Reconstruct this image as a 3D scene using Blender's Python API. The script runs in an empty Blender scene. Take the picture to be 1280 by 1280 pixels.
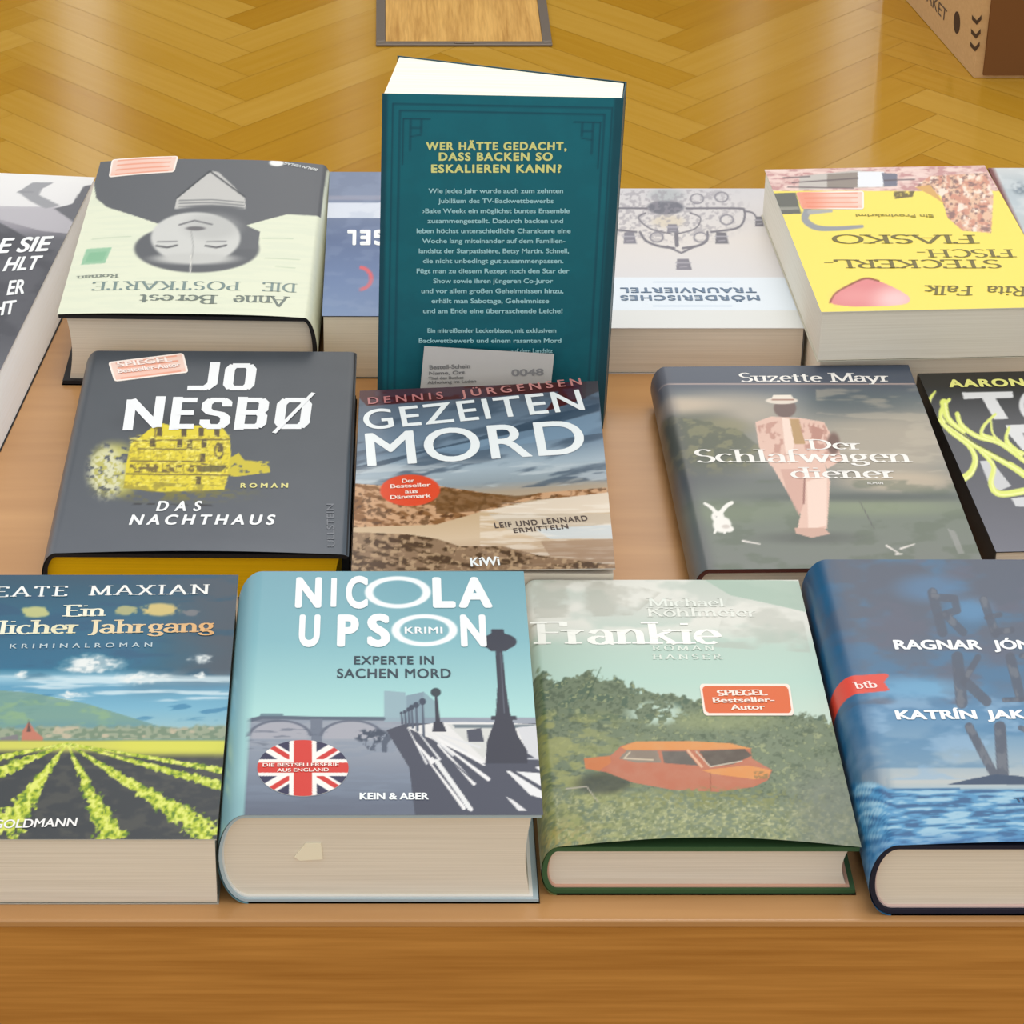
import bpy, math, random
import numpy as np
from mathutils import Matrix, Vector

# ------------------------------------------------------------------ camera, sky, lamps, exposure
SC = bpy.context.scene
COL = SC.collection
TABLE = 0.75
FOC, PX, PY = 3550.0, 480.0, 640.0              # focal length and optical centre, in pixels of the 1280 frame
PITCH = math.atan2(2110.0, FOC)
CAM = np.array([0.0, -0.94626, 1.514])

cam = bpy.data.cameras.new('camera')
cam.sensor_width = 36.0
cam.lens = FOC / 1280 * 36
cam.shift_x = (640 - PX) / 1280
cam.clip_start = 0.05
cam_ob = bpy.data.objects.new('camera', cam)
cam_ob.location = CAM
cam_ob.rotation_euler = (math.pi / 2 - PITCH, 0, 0)
COL.objects.link(cam_ob)
SC.camera = cam_ob

SC.view_settings.view_transform = 'Standard'
SC.view_settings.look = 'None'
SC.view_settings.gamma = 1.0
SC.view_settings.use_curve_mapping = False
SC.view_settings.exposure = 0.0

world = bpy.data.worlds.new('hall_daylight')
SC.world = world
world.use_nodes = True
nt = world.node_tree
for n in list(nt.nodes):
    nt.nodes.remove(n)
wo = nt.nodes.new('ShaderNodeOutputWorld')
bg = nt.nodes.new('ShaderNodeBackground')
tc = nt.nodes.new('ShaderNodeTexCoord')
sx = nt.nodes.new('ShaderNodeSeparateXYZ')
nt.links.new(tc.outputs['Generated'], sx.inputs[0])
mr = nt.nodes.new('ShaderNodeMapRange')          # brighter overhead, darker towards the ground
mr.inputs['From Min'].default_value = -0.2
mr.inputs['From Max'].default_value = 0.9
mr.inputs['To Min'].default_value = 0.62
mr.inputs['To Max'].default_value = 0.98
nt.links.new(sx.outputs['Z'], mr.inputs['Value'])
bg.inputs['Color'].default_value = (1.0, 0.985, 0.955, 1)
nt.links.new(mr.outputs['Result'], bg.inputs['Strength'])
nt.links.new(bg.outputs[0], wo.inputs['Surface'])

def area_lamp(name, loc, target, sx_, sy_, power, col):
    l = bpy.data.lights.new(name, 'AREA')
    l.shape = 'RECTANGLE'
    l.size, l.size_y, l.energy, l.color = sx_, sy_, power, col
    o = bpy.data.objects.new(name, l)
    o.location = loc
    o.rotation_euler = (Vector(target) - Vector(loc)).to_track_quat('-Z', 'Y').to_euler()
    COL.objects.link(o)
area_lamp('overhead_fill', (0.3, 0.3, 3.6), (0.1, 0.35, 0.75), 2.2, 1.2, 30, (1.0, 0.97, 0.92))  # added area light overhead, gives the contact shading a direction
area_lamp('window_light', (-3.2, 1.6, 2.4), (0.1, 0.6, 0.7), 1.8, 1.8, 14, (0.97, 0.98, 1.0))
area_lamp('glare_light', (0.75, 5.2, 4.0), (0.2, 0.4, 0.75), 2.4, 1.8, 19, (1.0, 0.96, 0.92))  # unseen area light, added for the glare on tabletop and covers

# ------------------------------------------------------------------ geometry of view, used to measure places on real planes
CP, SP = math.cos(PITCH), math.sin(PITCH)
def ray(x, y):
    u = (np.asarray(x, float) - PX) / FOC
    v = -(np.asarray(y, float) - PY) / FOC
    return np.stack([u, v * SP + CP, v * CP - SP], -1)

def lin(c):
    c = np.asarray(c, float) / 255.0
    return np.where(c <= 0.04045, c / 12.92, ((c + 0.055) / 1.055) ** 2.4)

def rgba(c):
    r = lin(c)
    return (float(r[0]), float(r[1]), float(r[2]), 1.0)

# ------------------------------------------------------------------ small painter's kit (numpy)
def _hash(ix, iy, seed):
    h = np.sin(ix * 127.1 + iy * 311.7 + seed * 74.7) * 43758.5453
    return h - np.floor(h)
def noise(x, y, seed=0):
    ix, iy = np.floor(x), np.floor(y)
    fx, fy = x - ix, y - iy
    fx, fy = fx * fx * (3 - 2 * fx), fy * fy * (3 - 2 * fy)
    a, b = _hash(ix, iy, seed), _hash(ix + 1, iy, seed)
    c, d = _hash(ix, iy + 1, seed), _hash(ix + 1, iy + 1, seed)
    return (a * (1 - fx) + b * fx) * (1 - fy) + (c * (1 - fx) + d * fx) * fy
def fbm(x, y, seed=0, o=4):
    s, a, t = 0, 0.5, 0
    for k in range(o):
        s = s + a * noise(x * 2 ** k, y * 2 ** k, seed + k)
        t += a
        a *= 0.5
    return s / t
def sstep(a, b, x):
    t = np.clip((x - a) / (b - a), 0, 1)
    return t * t * (3 - 2 * t)
def poly(X, Y, pts):
    m = np.zeros(X.shape, bool)
    n = len(pts)
    for i in range(n):
        (x0, y0), (x1, y1) = pts[i], pts[(i + 1) % n]
        if y0 == y1:
            continue
        c = (y0 > Y) != (y1 > Y)
        m ^= c & (X < (x1 - x0) * (Y - y0) / (y1 - y0) + x0)
    return m.astype(float)
def ell(X, Y, cx, cy, rx, ry, soft=0.08):
    d = np.sqrt(((X - cx) / rx) ** 2 + ((Y - cy) / ry) ** 2)
    return 1 - sstep(1 - soft, 1 + soft, d)
def ring(X, Y, cx, cy, rx, ry, w):
    d = np.abs(np.sqrt(((X - cx) / rx) ** 2 + ((Y - cy) / ry) ** 2) - 1) * min(rx, ry)
    return 1 - sstep(w * 0.35, w * 0.75, d)
def line(X, Y, pts, w0, w1=None, soft=0.8):
    w1 = w0 if w1 is None else w1
    best = np.zeros(X.shape)
    n = len(pts) - 1
    for i in range(n):
        (x0, y0), (x1, y1) = pts[i], pts[i + 1]
        dx, dy = x1 - x0, y1 - y0
        t = np.clip(((X - x0) * dx + (Y - y0) * dy) / (dx * dx + dy * dy + 1e-9), 0, 1)
        d = np.hypot(X - x0 - t * dx, Y - y0 - t * dy)
        w = (w0 + (w1 - w0) * (i + t) / n) / 2
        best = np.maximum(best, 1 - sstep(w - soft * 0.5, w + soft * 0.5, d))
    return best
def smooth(pts, n=6):
    P = np.array([pts[0]] + list(pts) + [pts[-1]], float)
    out = []
    for i in range(1, len(P) - 2):
        for t in np.arange(n) / n:
            p0, p1, p2, p3 = P[i - 1], P[i], P[i + 1], P[i + 2]
            out.append(tuple(.5 * (2 * p1 + (p2 - p0) * t + (2 * p0 - 5 * p1 + 4 * p2 - p3) * t * t + (3 * p1 - p0 - 3 * p2 + p3) * t ** 3)))
    return out + [tuple(P[-2])]
def put(C, m, col):
    m = np.clip(m, 0, 1)[..., None]
    col = np.asarray(col, float)
    C[:] = C * (1 - m) + col * m
def grad(Y, stops):
    ys = [s[0] for s in stops]
    return np.stack([np.interp(Y, ys, [s[1][k] for s in stops]) for k in range(3)], -1)
def Z(s, ox, oy):
    """scale a list of measured points from an enlargement back to the photo's frame"""
    def f(*p):
        if len(p) == 2 and not isinstance(p[0], (tuple, list)):
            return (ox + p[0] / s, oy + p[1] / s)
        return [(ox + a / s, oy + b / s) for a, b in p]
    return f

# ------------------------------------------------------------------ serif lettering: pen strokes
def arc(cx, cy, rx, ry, a, b, n=14):
    return [(cx + rx * math.cos(math.radians(a + (b - a) * i / n)), cy + ry * math.sin(math.radians(a + (b - a) * i / n))) for i in range(n + 1)]
XH = 0.64
SERIF = {
 'A': (.78, [[(.04, 0), (.39, 1), (.74, 0)], [(.17, .34), (.61, .34)]], [(.04, 0), (.74, 0)]),
 'B': (.66, [[(.14, 0), (.14, 1)], [(.14, 1)] + arc(.34, .76, .2, .24, 90, -90) + [(.14, .52)], [(.14, .52)] + arc(.36, .26, .24, .26, 90, -90) + [(.14, 0)]], [(.1, 0), (.1, 1)]),
 'C': (.74, [arc(.4, .5, .33, .5, 48, 312)], []),
 'D': (.76, [[(.14, 0), (.14, 1)], [(.14, 1)] + arc(.3, .5, .38, .5, 90, -90) + [(.14, 0)]], [(.1, 0), (.1, 1)]),
 'E': (.64, [[(.14, 0), (.14, 1)], [(.14, 1), (.58, 1), (.58, .86)], [(.14, .52), (.48, .52)], [(.14, 0), (.6, 0), (.6, .16)]], [(.1, 0), (.1, 1)]),
 'F': (.6, [[(.14, 0), (.14, 1)], [(.14, 1), (.58, 1), (.58, .84)], [(.14, .52), (.46, .52)]], [(.14, 0), (.1, 1)]),
 'G': (.78, [arc(.4, .5, .33, .5, 48, 330), [(.68, .25), (.68, .42), (.48, .42)]], []),
 'H': (.8, [[(.14, 0), (.14, 1)], [(.66, 0), (.66, 1)], [(.14, .52), (.66, .52)]], [(.14, 0), (.14, 1), (.66, 0), (.66, 1)]),
 'I': (.3, [[(.15, 0), (.15, 1)]], [(.15, 0), (.15, 1)]),
 'J': (.44, [[(.28, 1), (.28, .1), (.2, -.1), (.06, -.1)]], [(.28, 1)]),
 'K': (.74, [[(.14, 0), (.14, 1)], [(.62, 1), (.14, .45)], [(.3, .6), (.66, 0)]], [(.14, 0), (.14, 1), (.62, 1), (.66, 0)]),
 'L': (.6, [[(.14, 0), (.14, 1)], [(.14, 0), (.56, 0), (.56, .18)]], [(.1, 0), (.14, 1)]),
 'M': (.98, [[(.12, 0), (.14, 1), (.49, .08), (.84, 1), (.86, 0)]], [(.12, 0), (.86, 0), (.1, 1), (.88, 1)]),
 'N': (.84, [[(.14, 0), (.14, 1), (.7, 0), (.7, 1)]], [(.14, 0), (.1, 1), (.7, 1)]),
 'O': (.84, [arc(.42, .5, .36, .5, 0, 360, 24)], []),
 'P': (.62, [[(.14, 0), (.14, 1)], [(.14, 1)] + arc(.34, .74, .22, .26, 90, -90) + [(.14, .48)]], [(.14, 0), (.1, 1)]),
 'R': (.72, [[(.14, 0), (.14, 1)], [(.14, 1)] + arc(.34, .75, .22, .25, 90, -90) + [(.14, .5)], [(.34, .5), (.64, 0)]], [(.14, 0), (.1, 1), (.66, 0)]),
 'S': (.58, [arc(.29, .75, .2, .25, 35, 270) + arc(.29, .25, .22, .25, 90, -145)], []),
 'T': (.7, [[(.35, 0), (.35, 1)], [(.05, .84), (.05, 1), (.65, 1), (.65, .84)]], [(.35, 0)]),
 'V': (.76, [[(.04, 1), (.38, 0), (.72, 1)]], [(.04, 1), (.72, 1)]),
 'X': (.76, [[(.08, 0), (.66, 1)], [(.08, 1), (.68, 0)]], [(.08, 0), (.66, 1), (.08, 1), (.68, 0)]),
 'Z': (.64, [[(.08, .84), (.08, 1), (.56, 1), (.06, 0), (.58, 0), (.58, .16)]], []),
 'a': (.52, [[(.08, .5)] + arc(.24, .46, .16, .18, 140, 0) + [(.4, .06), (.48, 0)], arc(.22, .17, .17, .17, 60, 300) + [(.4, .14)]], []),
 'b': (.58, [[(.12, 0), (.12, 1)], arc(.29, .32, .2, .32, 150, -150)], [(.08, 1)]),
 'c': (.5, [arc(.28, .32, .22, .32, 50, 310)], []),
 'd': (.6, [[(.46, 0), (.46, 1)], arc(.28, .32, .21, .32, 30, 330)], [(.42, 1), (.5, 0)]),
 'e': (.52, [[(.07, .34), (.47, .34)] + arc(.27, .33, .2, .31, 2, 310)], []),
 'f': (.36, [[(.14, 0), (.14, .8)] + arc(.28, .82, .14, .18, 180, 60), [(.02, XH), (.3, XH)]], [(.14, 0)]),
 'g': (.54, [arc(.25, .42, .17, .22, 0, 360), [(.38, .58), (.5, .62)], arc(.26, -.1, .2, .15, 130, -180), [(.14, .22), (.12, .06), (.36, .04), (.44, -.06)]], []),
 'h': (.62, [[(.12, 0), (.12, 1)], [(.12, .45)] + arc(.32, .44, .16, .2, 140, 0) + [(.48, 0)]], [(.12, 0), (.08, 1), (.48, 0)]),
 'i': (.3, [[(.15, 0), (.15, XH)], [(.15, .88), (.15, .93)]], [(.15, 0), (.11, XH)]),
 'k': (.6, [[(.12, 0), (.12, 1)], [(.48, XH), (.12, .28)], [(.25, .4), (.52, 0)]], [(.12, 0), (.08, 1), (.48, XH), (.52, 0)]),
 'l': (.3, [[(.15, 0), (.15, 1)]], [(.15, 0), (.11, 1)]),
 'm': (.92, [[(.12, 0), (.12, XH)], [(.12, .45)] + arc(.3, .44, .15, .2, 140, 0) + [(.45, 0)], [(.45, .45)] + arc(.63, .44, .15, .2, 140, 0) + [(.78, 0)]], [(.12, 0), (.08, XH), (.45, 0), (.78, 0)]),
 'n': (.62, [[(.12, 0), (.12, XH)], [(.12, .45)] + arc(.32, .44, .16, .2, 140, 0) + [(.48, 0)]], [(.12, 0), (.08, XH), (.48, 0)]),
 'o': (.56, [arc(.28, .32, .22, .32, 0, 360, 20)], []),
 'r': (.44, [[(.12, 0), (.12, XH)], [(.12, .42), (.24, .6), (.36, .6)]], [(.14, 0), (.08, XH)]),
 's': (.44, [arc(.22, .48, .14, .16, 35, 270, 10) + arc(.22, .16, .15, .16, 90, -145, 10)], []),
 't': (.38, [[(.16, .86), (.16, .1), (.22, 0), (.34, .04)], [(.02, XH), (.32, XH)]], []),
 'u': (.62, [[(.12, XH), (.12, .2)] + arc(.28, .2, .16, .2, 180, 320), [(.48, XH), (.48, 0)]], [(.08, XH), (.44, XH), (.52, 0)]),
 'w': (.82, [[(.04, XH), (.22, 0), (.4, XH), (.58, 0), (.76, XH)]], [(.04, XH), (.76, XH)]),
 'y': (.58, [[(.04, XH), (.28, 0)], [(.52, XH), (.2, -.28), (.06, -.28)]], [(.04, XH), (.52, XH)]),
 'z': (.5, [[(.08, .52), (.08, XH), (.42, XH), (.06, 0), (.44, 0), (.44, .12)]], []),
 '-': (.4, [[(.06, .34), (.34, .34)]], []), ' ': (.34, [], []),
}
for umlaut, base in (('ö', 'o'), ('ü', 'u'), ('ä', 'a')):
    adv, st, sf = SERIF[base]
    SERIF[umlaut] = (adv, st + [[(.17, .86), (.17, .91)], [(.39, .86), (.39, .91)]], sf)

def pen(pts, w, t):
    """ribbon of an elliptical pen along a polyline"""
    P = np.array(pts, float)
    n = len(P)
    V, F = [], []
    d = P[1:] - P[:-1]
    d = d / np.maximum(np.linalg.norm(d, axis=1), 1e-9)[:, None]
    for i in range(n - 1):
        nr = np.array([-d[i][1], d[i][0]])
        h = math.hypot(w / 2 * nr[0], t / 2 * nr[1])
        k = len(V)
        a, b = P[i] - d[i] * h * .25, P[i + 1] + d[i] * h * .25
        V += [a - nr * h, b - nr * h, b + nr * h, a + nr * h]
        F.append((k, k + 1, k + 2, k + 3))
    return V, F
def serif_text(s, w=.15, t=.07, sw=.3, gap=0.0):
    V, F, x = [], [], 0.0
    for ci, ch in enumerate(s):
        adv, strokes, serifs = SERIF.get(ch, SERIF[' '])
        lv = 9 * (ci % 2)
        for st in strokes:
            v, f = pen(st, w, t)
            k = len(V)
            V += [(p[0] + x, p[1], lv + (i // 4) % 3) for i, p in enumerate(v)]
            lv += 3
            F += [tuple(i + k for i in q) for q in f]
        for (a, b) in serifs:
            yy = (t / 2 if b == 0 else b - t / 2)
            v, f = pen([(a - sw / 2, yy), (a + sw / 2, yy)], w, t)
            k = len(V)
            V += [(p[0] + x, p[1], lv) for p in v]
            lv += 1
            F += [tuple(i + k for i in q) for q in f]
        x += adv + gap
    return np.array(V), F, 1.0

_text_cache = {}
def sans_text(s, gap=1.0, bold=0.0):
    key = (s, gap)
    if key not in _text_cache:
        cu = bpy.data.curves.new('lettering', 'FONT')
        cu.body = s
        cu.space_character = gap
        cu.resolution_u = 6
        ob = bpy.data.objects.new('lettering', cu)
        COL.objects.link(ob)
        dg = bpy.context.evaluated_depsgraph_get()
        dg.update()
        me = ob.evaluated_get(dg).to_mesh()
        V = np.array([v.co[:2] for v in me.vertices])
        F = [tuple(p.vertices) for p in me.polygons]
        ob.evaluated_get(dg).to_mesh_clear()
        bpy.data.objects.remove(ob)
        bpy.data.curves.remove(cu)
        _text_cache[key] = (V, F)
    V, F = _text_cache[key]
    if bold:
        VV, FF = [], []
        for dx, dy in [(0, 0)] + [(math.cos(q), .8 * math.sin(q)) for q in np.arange(12) * math.pi / 6]:
            k = sum(len(a) for a in VV)
            VV.append(np.concatenate([V + np.array([dx, dy]) * bold, np.full((len(V), 1), len(VV))], 1))
            FF += [tuple(i + k for i in f) for f in F]
        V, F = np.concatenate(VV), FF
    return V, F, 0.69

# ------------------------------------------------------------------ materials
def principled(name, col=(200, 200, 200), rough=0.5, spec=0.5, metal=0.0):
    m = bpy.data.materials.new(name)
    m.use_nodes = True
    b = m.node_tree.nodes['Principled BSDF']
    b.inputs['Base Color'].default_value = rgba(col)
    b.inputs['Roughness'].default_value = rough
    b.inputs['Specular IOR Level'].default_value = spec
    b.inputs['Metallic'].default_value = metal
    return m, m.node_tree, b

def printed(name, rough, spec=0.5, coat=0.0):
    m, t, b = principled(name, rough=rough, spec=spec)
    a = t.nodes.new('ShaderNodeAttribute')
    a.attribute_name = 'print'
    n = t.nodes.new('ShaderNodeTexNoise')
    n.inputs['Scale'].default_value = 900
    mx = t.nodes.new('ShaderNodeMixRGB')
    mx.blend_type = 'MULTIPLY'
    mx.inputs[0].default_value = 0.05
    t.links.new(a.outputs['Color'], mx.inputs[1])
    t.links.new(n.outputs['Fac'], mx.inputs[2])
    t.links.new(mx.outputs[0], b.inputs['Base Color'])
    b.inputs['Coat Weight'].default_value = coat
    b.inputs['Coat Roughness'].default_value = 0.3
    return m
M_PRINT = printed('printed_card', 0.34, 0.5)
M_MATTE = printed('printed_matte_paper', 0.5, 0.4)

def pages_mat(name, col, axis='Z', dip=.88):
    m, t, b = principled(name, col, 0.9, 0.1)
    tc = t.nodes.new('ShaderNodeTexCoord')
    mp = t.nodes.new('ShaderNodeMapping')
    mp.inputs['Scale'].default_value = {'Z': (9, 9, 1300), 'Y': (9, 1300, 9)}[axis]
    n = t.nodes.new('ShaderNodeTexNoise')
    n.inputs['Scale'].default_value = 1.0
    n.inputs['Detail'].default_value = 3
    r = t.nodes.new('ShaderNodeValToRGB')
    c = np.array(rgba(col)[:3])
    r.color_ramp.elements[0].position = 0.3
    r.color_ramp.elements[0].color = (*(c * np.array([dip, dip - .01, dip - .03])), 1)
    r.color_ramp.elements[1].position = 0.62
    r.color_ramp.elements[1].color = (*c, 1)
    t.links.new(tc.outputs['Object'], mp.inputs[0])
    t.links.new(mp.outputs[0], n.inputs['Vector'])
    t.links.new(n.outputs['Fac'], r.inputs[0])
    t.links.new(r.outputs[0], b.inputs['Base Color'])
    bp = t.nodes.new('ShaderNodeBump')
    bp.inputs['Strength'].default_value = 0.25
    bp.inputs['Distance'].default_value = 0.0003
    t.links.new(n.outputs['Fac'], bp.inputs['Height'])
    t.links.new(bp.outputs[0], b.inputs['Normal'])
    return m
M_CREAM = pages_mat('cream_pages', (238, 229, 213))
M_WHITE = pages_mat('white_pages', (242, 236, 222), 'Z', .92)
M_EDGE = pages_mat('bright_white_pages', (252, 252, 254), 'Z', .97)
M_YELLOW = pages_mat('yellow_sprayed_pages', (232, 190, 20))
M_UPRIGHT = pages_mat('upright_white_pages', (250, 247, 230), 'Y')

def wood(name, dark, light, scale, rough, axis='X', spec=0.4, stretch=14, fine=0.4):
    m, t, b = principled(name, light, rough, spec)
    tc = t.nodes.new('ShaderNodeTexCoord')
    mp = t.nodes.new('ShaderNodeMapping')
    sc = [scale * stretch] * 3
    sc['XYZ'.index(axis)] = scale
    mp.inputs['Scale'].default_value = sc
    n1 = t.nodes.new('ShaderNodeTexNoise')
    n1.inputs['Scale'].default_value = 1.0
    n1.inputs['Detail'].default_value = 5
    n1.inputs['Distortion'].default_value = 0.6
    n2 = t.nodes.new('ShaderNodeTexNoise')
    n2.inputs['Scale'].default_value = 4.0
    n2.inputs['Detail'].default_value = 3
    t.links.new(tc.outputs['Object'], mp.inputs[0])
    for n in (n1, n2):
        t.links.new(mp.outputs[0], n.inputs['Vector'])
    mx = t.nodes.new('ShaderNodeMixRGB')
    mx.inputs[0].default_value = fine
    t.links.new(n1.outputs['Fac'], mx.inputs[1])
    t.links.new(n2.outputs['Fac'], mx.inputs[2])
    r = t.nodes.new('ShaderNodeValToRGB')
    r.color_ramp.elements[0].position = 0.32
    r.color_ramp.elements[0].color = rgba(dark)
    r.color_ramp.elements[1].position = 0.64
    r.color_ramp.elements[1].color = rgba(light)
    t.links.new(mx.outputs[0], r.inputs[0])
    t.links.new(r.outputs[0], b.inputs['Base Color'])
    return m

# ------------------------------------------------------------------ linking meshes and things
def link(name, me, mat, parent=None, smooth=None):
    o = bpy.data.objects.new(name, me)
    if mat is not None:
        me.materials.append(mat)
    if smooth is not None:
        me.polygons.foreach_set('use_smooth', smooth)
    COL.objects.link(o)
    if parent is not None:
        o.parent = parent
    return o
def mesh_of(name, V, F):
    me = bpy.data.meshes.new(name)
    me.from_pydata([tuple(map(float, v)) for v in V], [], [tuple(int(i) for i in f) for f in F])
    me.update()
    return me
def tag(o, label=None, cat=None, group=None, kind=None):
    for k, v in (('label', label), ('category', cat), ('group', group), ('kind', kind)):
        if v:
            o[k] = v
    return o
def thing(name, label, cat, loc, rz=0.0, group=None):
    o = bpy.data.objects.new(name, None)
    o.empty_display_size = 0.05
    COL.objects.link(o)
    o.location = loc
    o.rotation_euler = (0, 0, rz)
    return tag(o, label, cat, group)
class MB:
    def __init__(s):
        s.V, s.F = [], []
    def add(s, V, F):
        k = len(s.V)
        s.V += [tuple(v) for v in V]
        s.F += [tuple(i + k for i in f) for f in F]
        return s
    def box(s, x0, x1, y0, y1, z0, z1, bev=0.0):
        if bev <= 0:
            V = [(x, y, z) for z in (z0, z1) for y in (y0, y1) for x in (x0, x1)]
            F = [(0, 2, 3, 1), (4, 5, 7, 6), (0, 1, 5, 4), (2, 6, 7, 3), (0, 4, 6, 2), (1, 3, 7, 5)]
            return s.add(V, F)
        import bmesh
        bm = bmesh.new()
        bmesh.ops.create_cube(bm, size=1)
        for v in bm.verts:
            v.co = ((x0 + x1) / 2 + v.co.x * (x1 - x0), (y0 + y1) / 2 + v.co.y * (y1 - y0), (z0 + z1) / 2 + v.co.z * (z1 - z0))
        bmesh.ops.bevel(bm, geom=bm.edges[:], offset=bev, segments=3, profile=0.5, affect='EDGES')
        bm.verts.index_update()
        V, F = [v.co[:] for v in bm.verts], [[v.index for v in f.verts] for f in bm.faces]
        bm.free()
        return s.add(V, F)
    def prism(s, prof, y0, y1):
        """closed xz outline (counter-clockwise seen from -y) pushed along y"""
        n = len(prof)
        V = [(x, y0, z) for x, z in prof] + [(x, y1, z) for x, z in prof]
        F = [tuple(range(n)), tuple(range(2 * n - 1, n - 1, -1))]
        F += [((i + 1) % n, i, i + n, (i + 1) % n + n) for i in range(n)]
        return s.add(V, F)
    def build(s, name, mat, parent=None, smooth=None):
        me = mesh_of(name, s.V, s.F)
        if smooth is not None:
            smooth = [smooth] * len(s.F)
        return link(name, me, mat, parent, smooth)

# ------------------------------------------------------------------ a printed surface: a plane in a thing's own frame
GAIN, HAZE = 0.95, 0.045
def albedo(c, haze=HAZE, gain=GAIN):
    c = np.asarray(c, float)
    g = c @ np.array([.3, .55, .15])
    c = g[..., None] + (c - g[..., None]) * 0.9
    return np.clip((lin(c) * gain - haze) / (1 - haze), 0.0035, 0.9)

class Sheet:
    def __init__(s, obj, O, ex, ey, W, L, lift=None, haze=HAZE, gain=GAIN):
        s.gain = gain
        s.obj, s.O, s.ex, s.ey = obj, np.array(O, float), np.array(ex, float), np.array(ey, float)
        s.n = np.cross(s.ex, s.ey)
        s.n /= np.linalg.norm(s.n)
        s.W, s.L, s.lift, s.haze = W, L, lift, haze
        s.zoff = float(np.mean([lift(np.array(u_), np.array(v_)) for u_ in (.2, .5, .8) for v_ in (.2, .5, .8)])) if lift else 0.0
        m = Matrix.Translation(obj.location) @ obj.rotation_euler.to_matrix().to_4x4()
        s.R = np.array(m.to_3x3())
        s.T = np.array(m.translation)
        s.V, s.F, s.C, s.S = [], [], [], []
        s.k = 0
    def pix(s, a, b):
        P = s.O + s.n * s.zoff + a[..., None] * s.ex + b[..., None] * s.ey
        P = P @ s.R.T + s.T - CAM
        d = P[..., 1] * CP - P[..., 2] * SP
        return PX + FOC * P[..., 0] / d, PY - FOC * (P[..., 1] * SP + P[..., 2] * CP) / d
    def loc(s, x, y):
        O, ex, ey, n = s.R @ (s.O + s.n * s.zoff) + s.T, s.R @ s.ex, s.R @ s.ey, s.R @ s.n
        d = ray(x, y)
        P = CAM + d * (((O - CAM) @ n) / (d @ n)) - O
        return np.array([P @ ex, P @ ey])
    def place(s, a, b, up=0.0):
        z = up + (s.lift(a / s.W, b / s.L) if s.lift else 0.0)
        return s.O + a[..., None] * s.ex + b[..., None] * s.ey + (z * np.ones(a.shape))[..., None] * s.n
    def add(s, V, F, C, smooth):
        V = np.asarray(V, float).reshape(-1, 3)
        s.V.append(V)
        s.F += [tuple(i + s.k for i in f) for f in F]
        s.C.append(np.asarray(C, float).reshape(-1, 3))
        s.S += [smooth] * len(F)
        s.k += len(V)
    def grid(s, A, B, P, paint, aa=True):
        """A, B: flat print coordinates of each vertex; P: its place"""
        C = np.zeros(A.shape + (3,))
        ga, gb = np.gradient(A, axis=1), np.gradient(B, axis=0)
        offs = ((-.3, -.12), (.12, -.3), (.3, .12), (-.12, .3)) if aa else ((0, 0),)
        for da, db in offs:
            A1, B1 = A + ga * da, B + gb * db
            c1 = np.zeros(C.shape)
            X, Y = s.pix(A1, B1)
            paint(c1, X, Y, A1 / s.W, B1 / s.L)
            C += c1 / len(offs)
        ny, nx = A.shape
        i = np.arange(nx * ny).reshape(ny, nx)
        q = np.stack([i[:-1, :-1], i[:-1, 1:], i[1:, 1:], i[1:, :-1]], -1).reshape(-1, 4)
        s.add(P, q.tolist(), albedo(C, s.haze, s.gain), True)
    def flat(s, paint, nx, ny, a0=0.0, a1=None, b0=0.0, b1=None, up=0.0):
        a1 = s.W if a1 is None else a1
        b1 = s.L if b1 is None else b1
        A, B = np.meshgrid(np.linspace(a0, a1, nx), np.linspace(b0, b1, ny))
        s.grid(A, B, s.place(A, B, up), paint)
    def rim(s, th, col, a0=0.0, a1=None, n=24):
        """cut edge of the card, turned down round the sheet"""
        a1 = s.W if a1 is None else a1
        u = np.linspace(0, 1, n)
        for a, b in ((a0 + (a1 - a0) * u, 0 * u), (a1 + 0 * u, s.L * u), (a1 - (a1 - a0) * u, s.L + 0 * u), (a0 + 0 * u, s.L * (1 - u))):
            top = s.place(a, b)
            bot = top - s.n * th
            F = [(i, i + n, i + n + 1, i + 1) for i in range(n - 1)]
            s.add(np.concatenate([top, bot]), F, np.tile(albedo(col, s.haze), (2 * n, 1)), False)
    def write(s, text, p0, p1, h, col, font='sans', bold=0.0, gap=None, slant=0.0, w=.15, t=.07, sw=.3, up=0.00012, col2=None, hz=None):
        if font == 'sans':
            V, F, cap = sans_text(text, 1.0 if gap is None else gap, bold)
        else:
            V, F, cap = serif_text(text, w, t, sw, gap or 0.0)
        if len(V) == 0:
            return
        lev = V[:, 2] * 0.000012 if V.shape[1] > 2 else 0.0
        x0, x1 = V[:, 0].min(), V[:, 0].max()
        q0, q1 = s.loc(*p0), s.loc(*p1)
        e = q1 - q0
        Ln = np.linalg.norm(e)
        e = e / Ln
        nrm = np.array([-e[1], e[0]])
        ax, ay = s.pix(np.array([q0[0]]), np.array([q0[1]]))
        bx, by = s.pix(np.array([q0[0] + nrm[0] * .01]), np.array([q0[1] + nrm[1] * .01]))
        hm = h / math.hypot(bx[0] - ax[0], by[0] - ay[0]) * .01
        uu = (V[:, 0] - x0) / (x1 - x0) * Ln
        vv = V[:, 1] / cap * hm
        uu = uu + slant * vv
        a = q0[0] + e[0] * uu + nrm[0] * vv
        b = q0[1] + e[1] * uu + nrm[1] * vv
        c = np.tile(np.asarray(col, float), (len(V), 1))
        if col2 is not None:
            c = c + (np.asarray(col2, float) - c) * np.clip((V[:, 0] - x0) / (x1 - x0), 0, 1)[:, None]
        s.add(s.place(a, b, up + lev), F, albedo(c, s.haze if hz is None else hz, s.gain), False)
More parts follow.
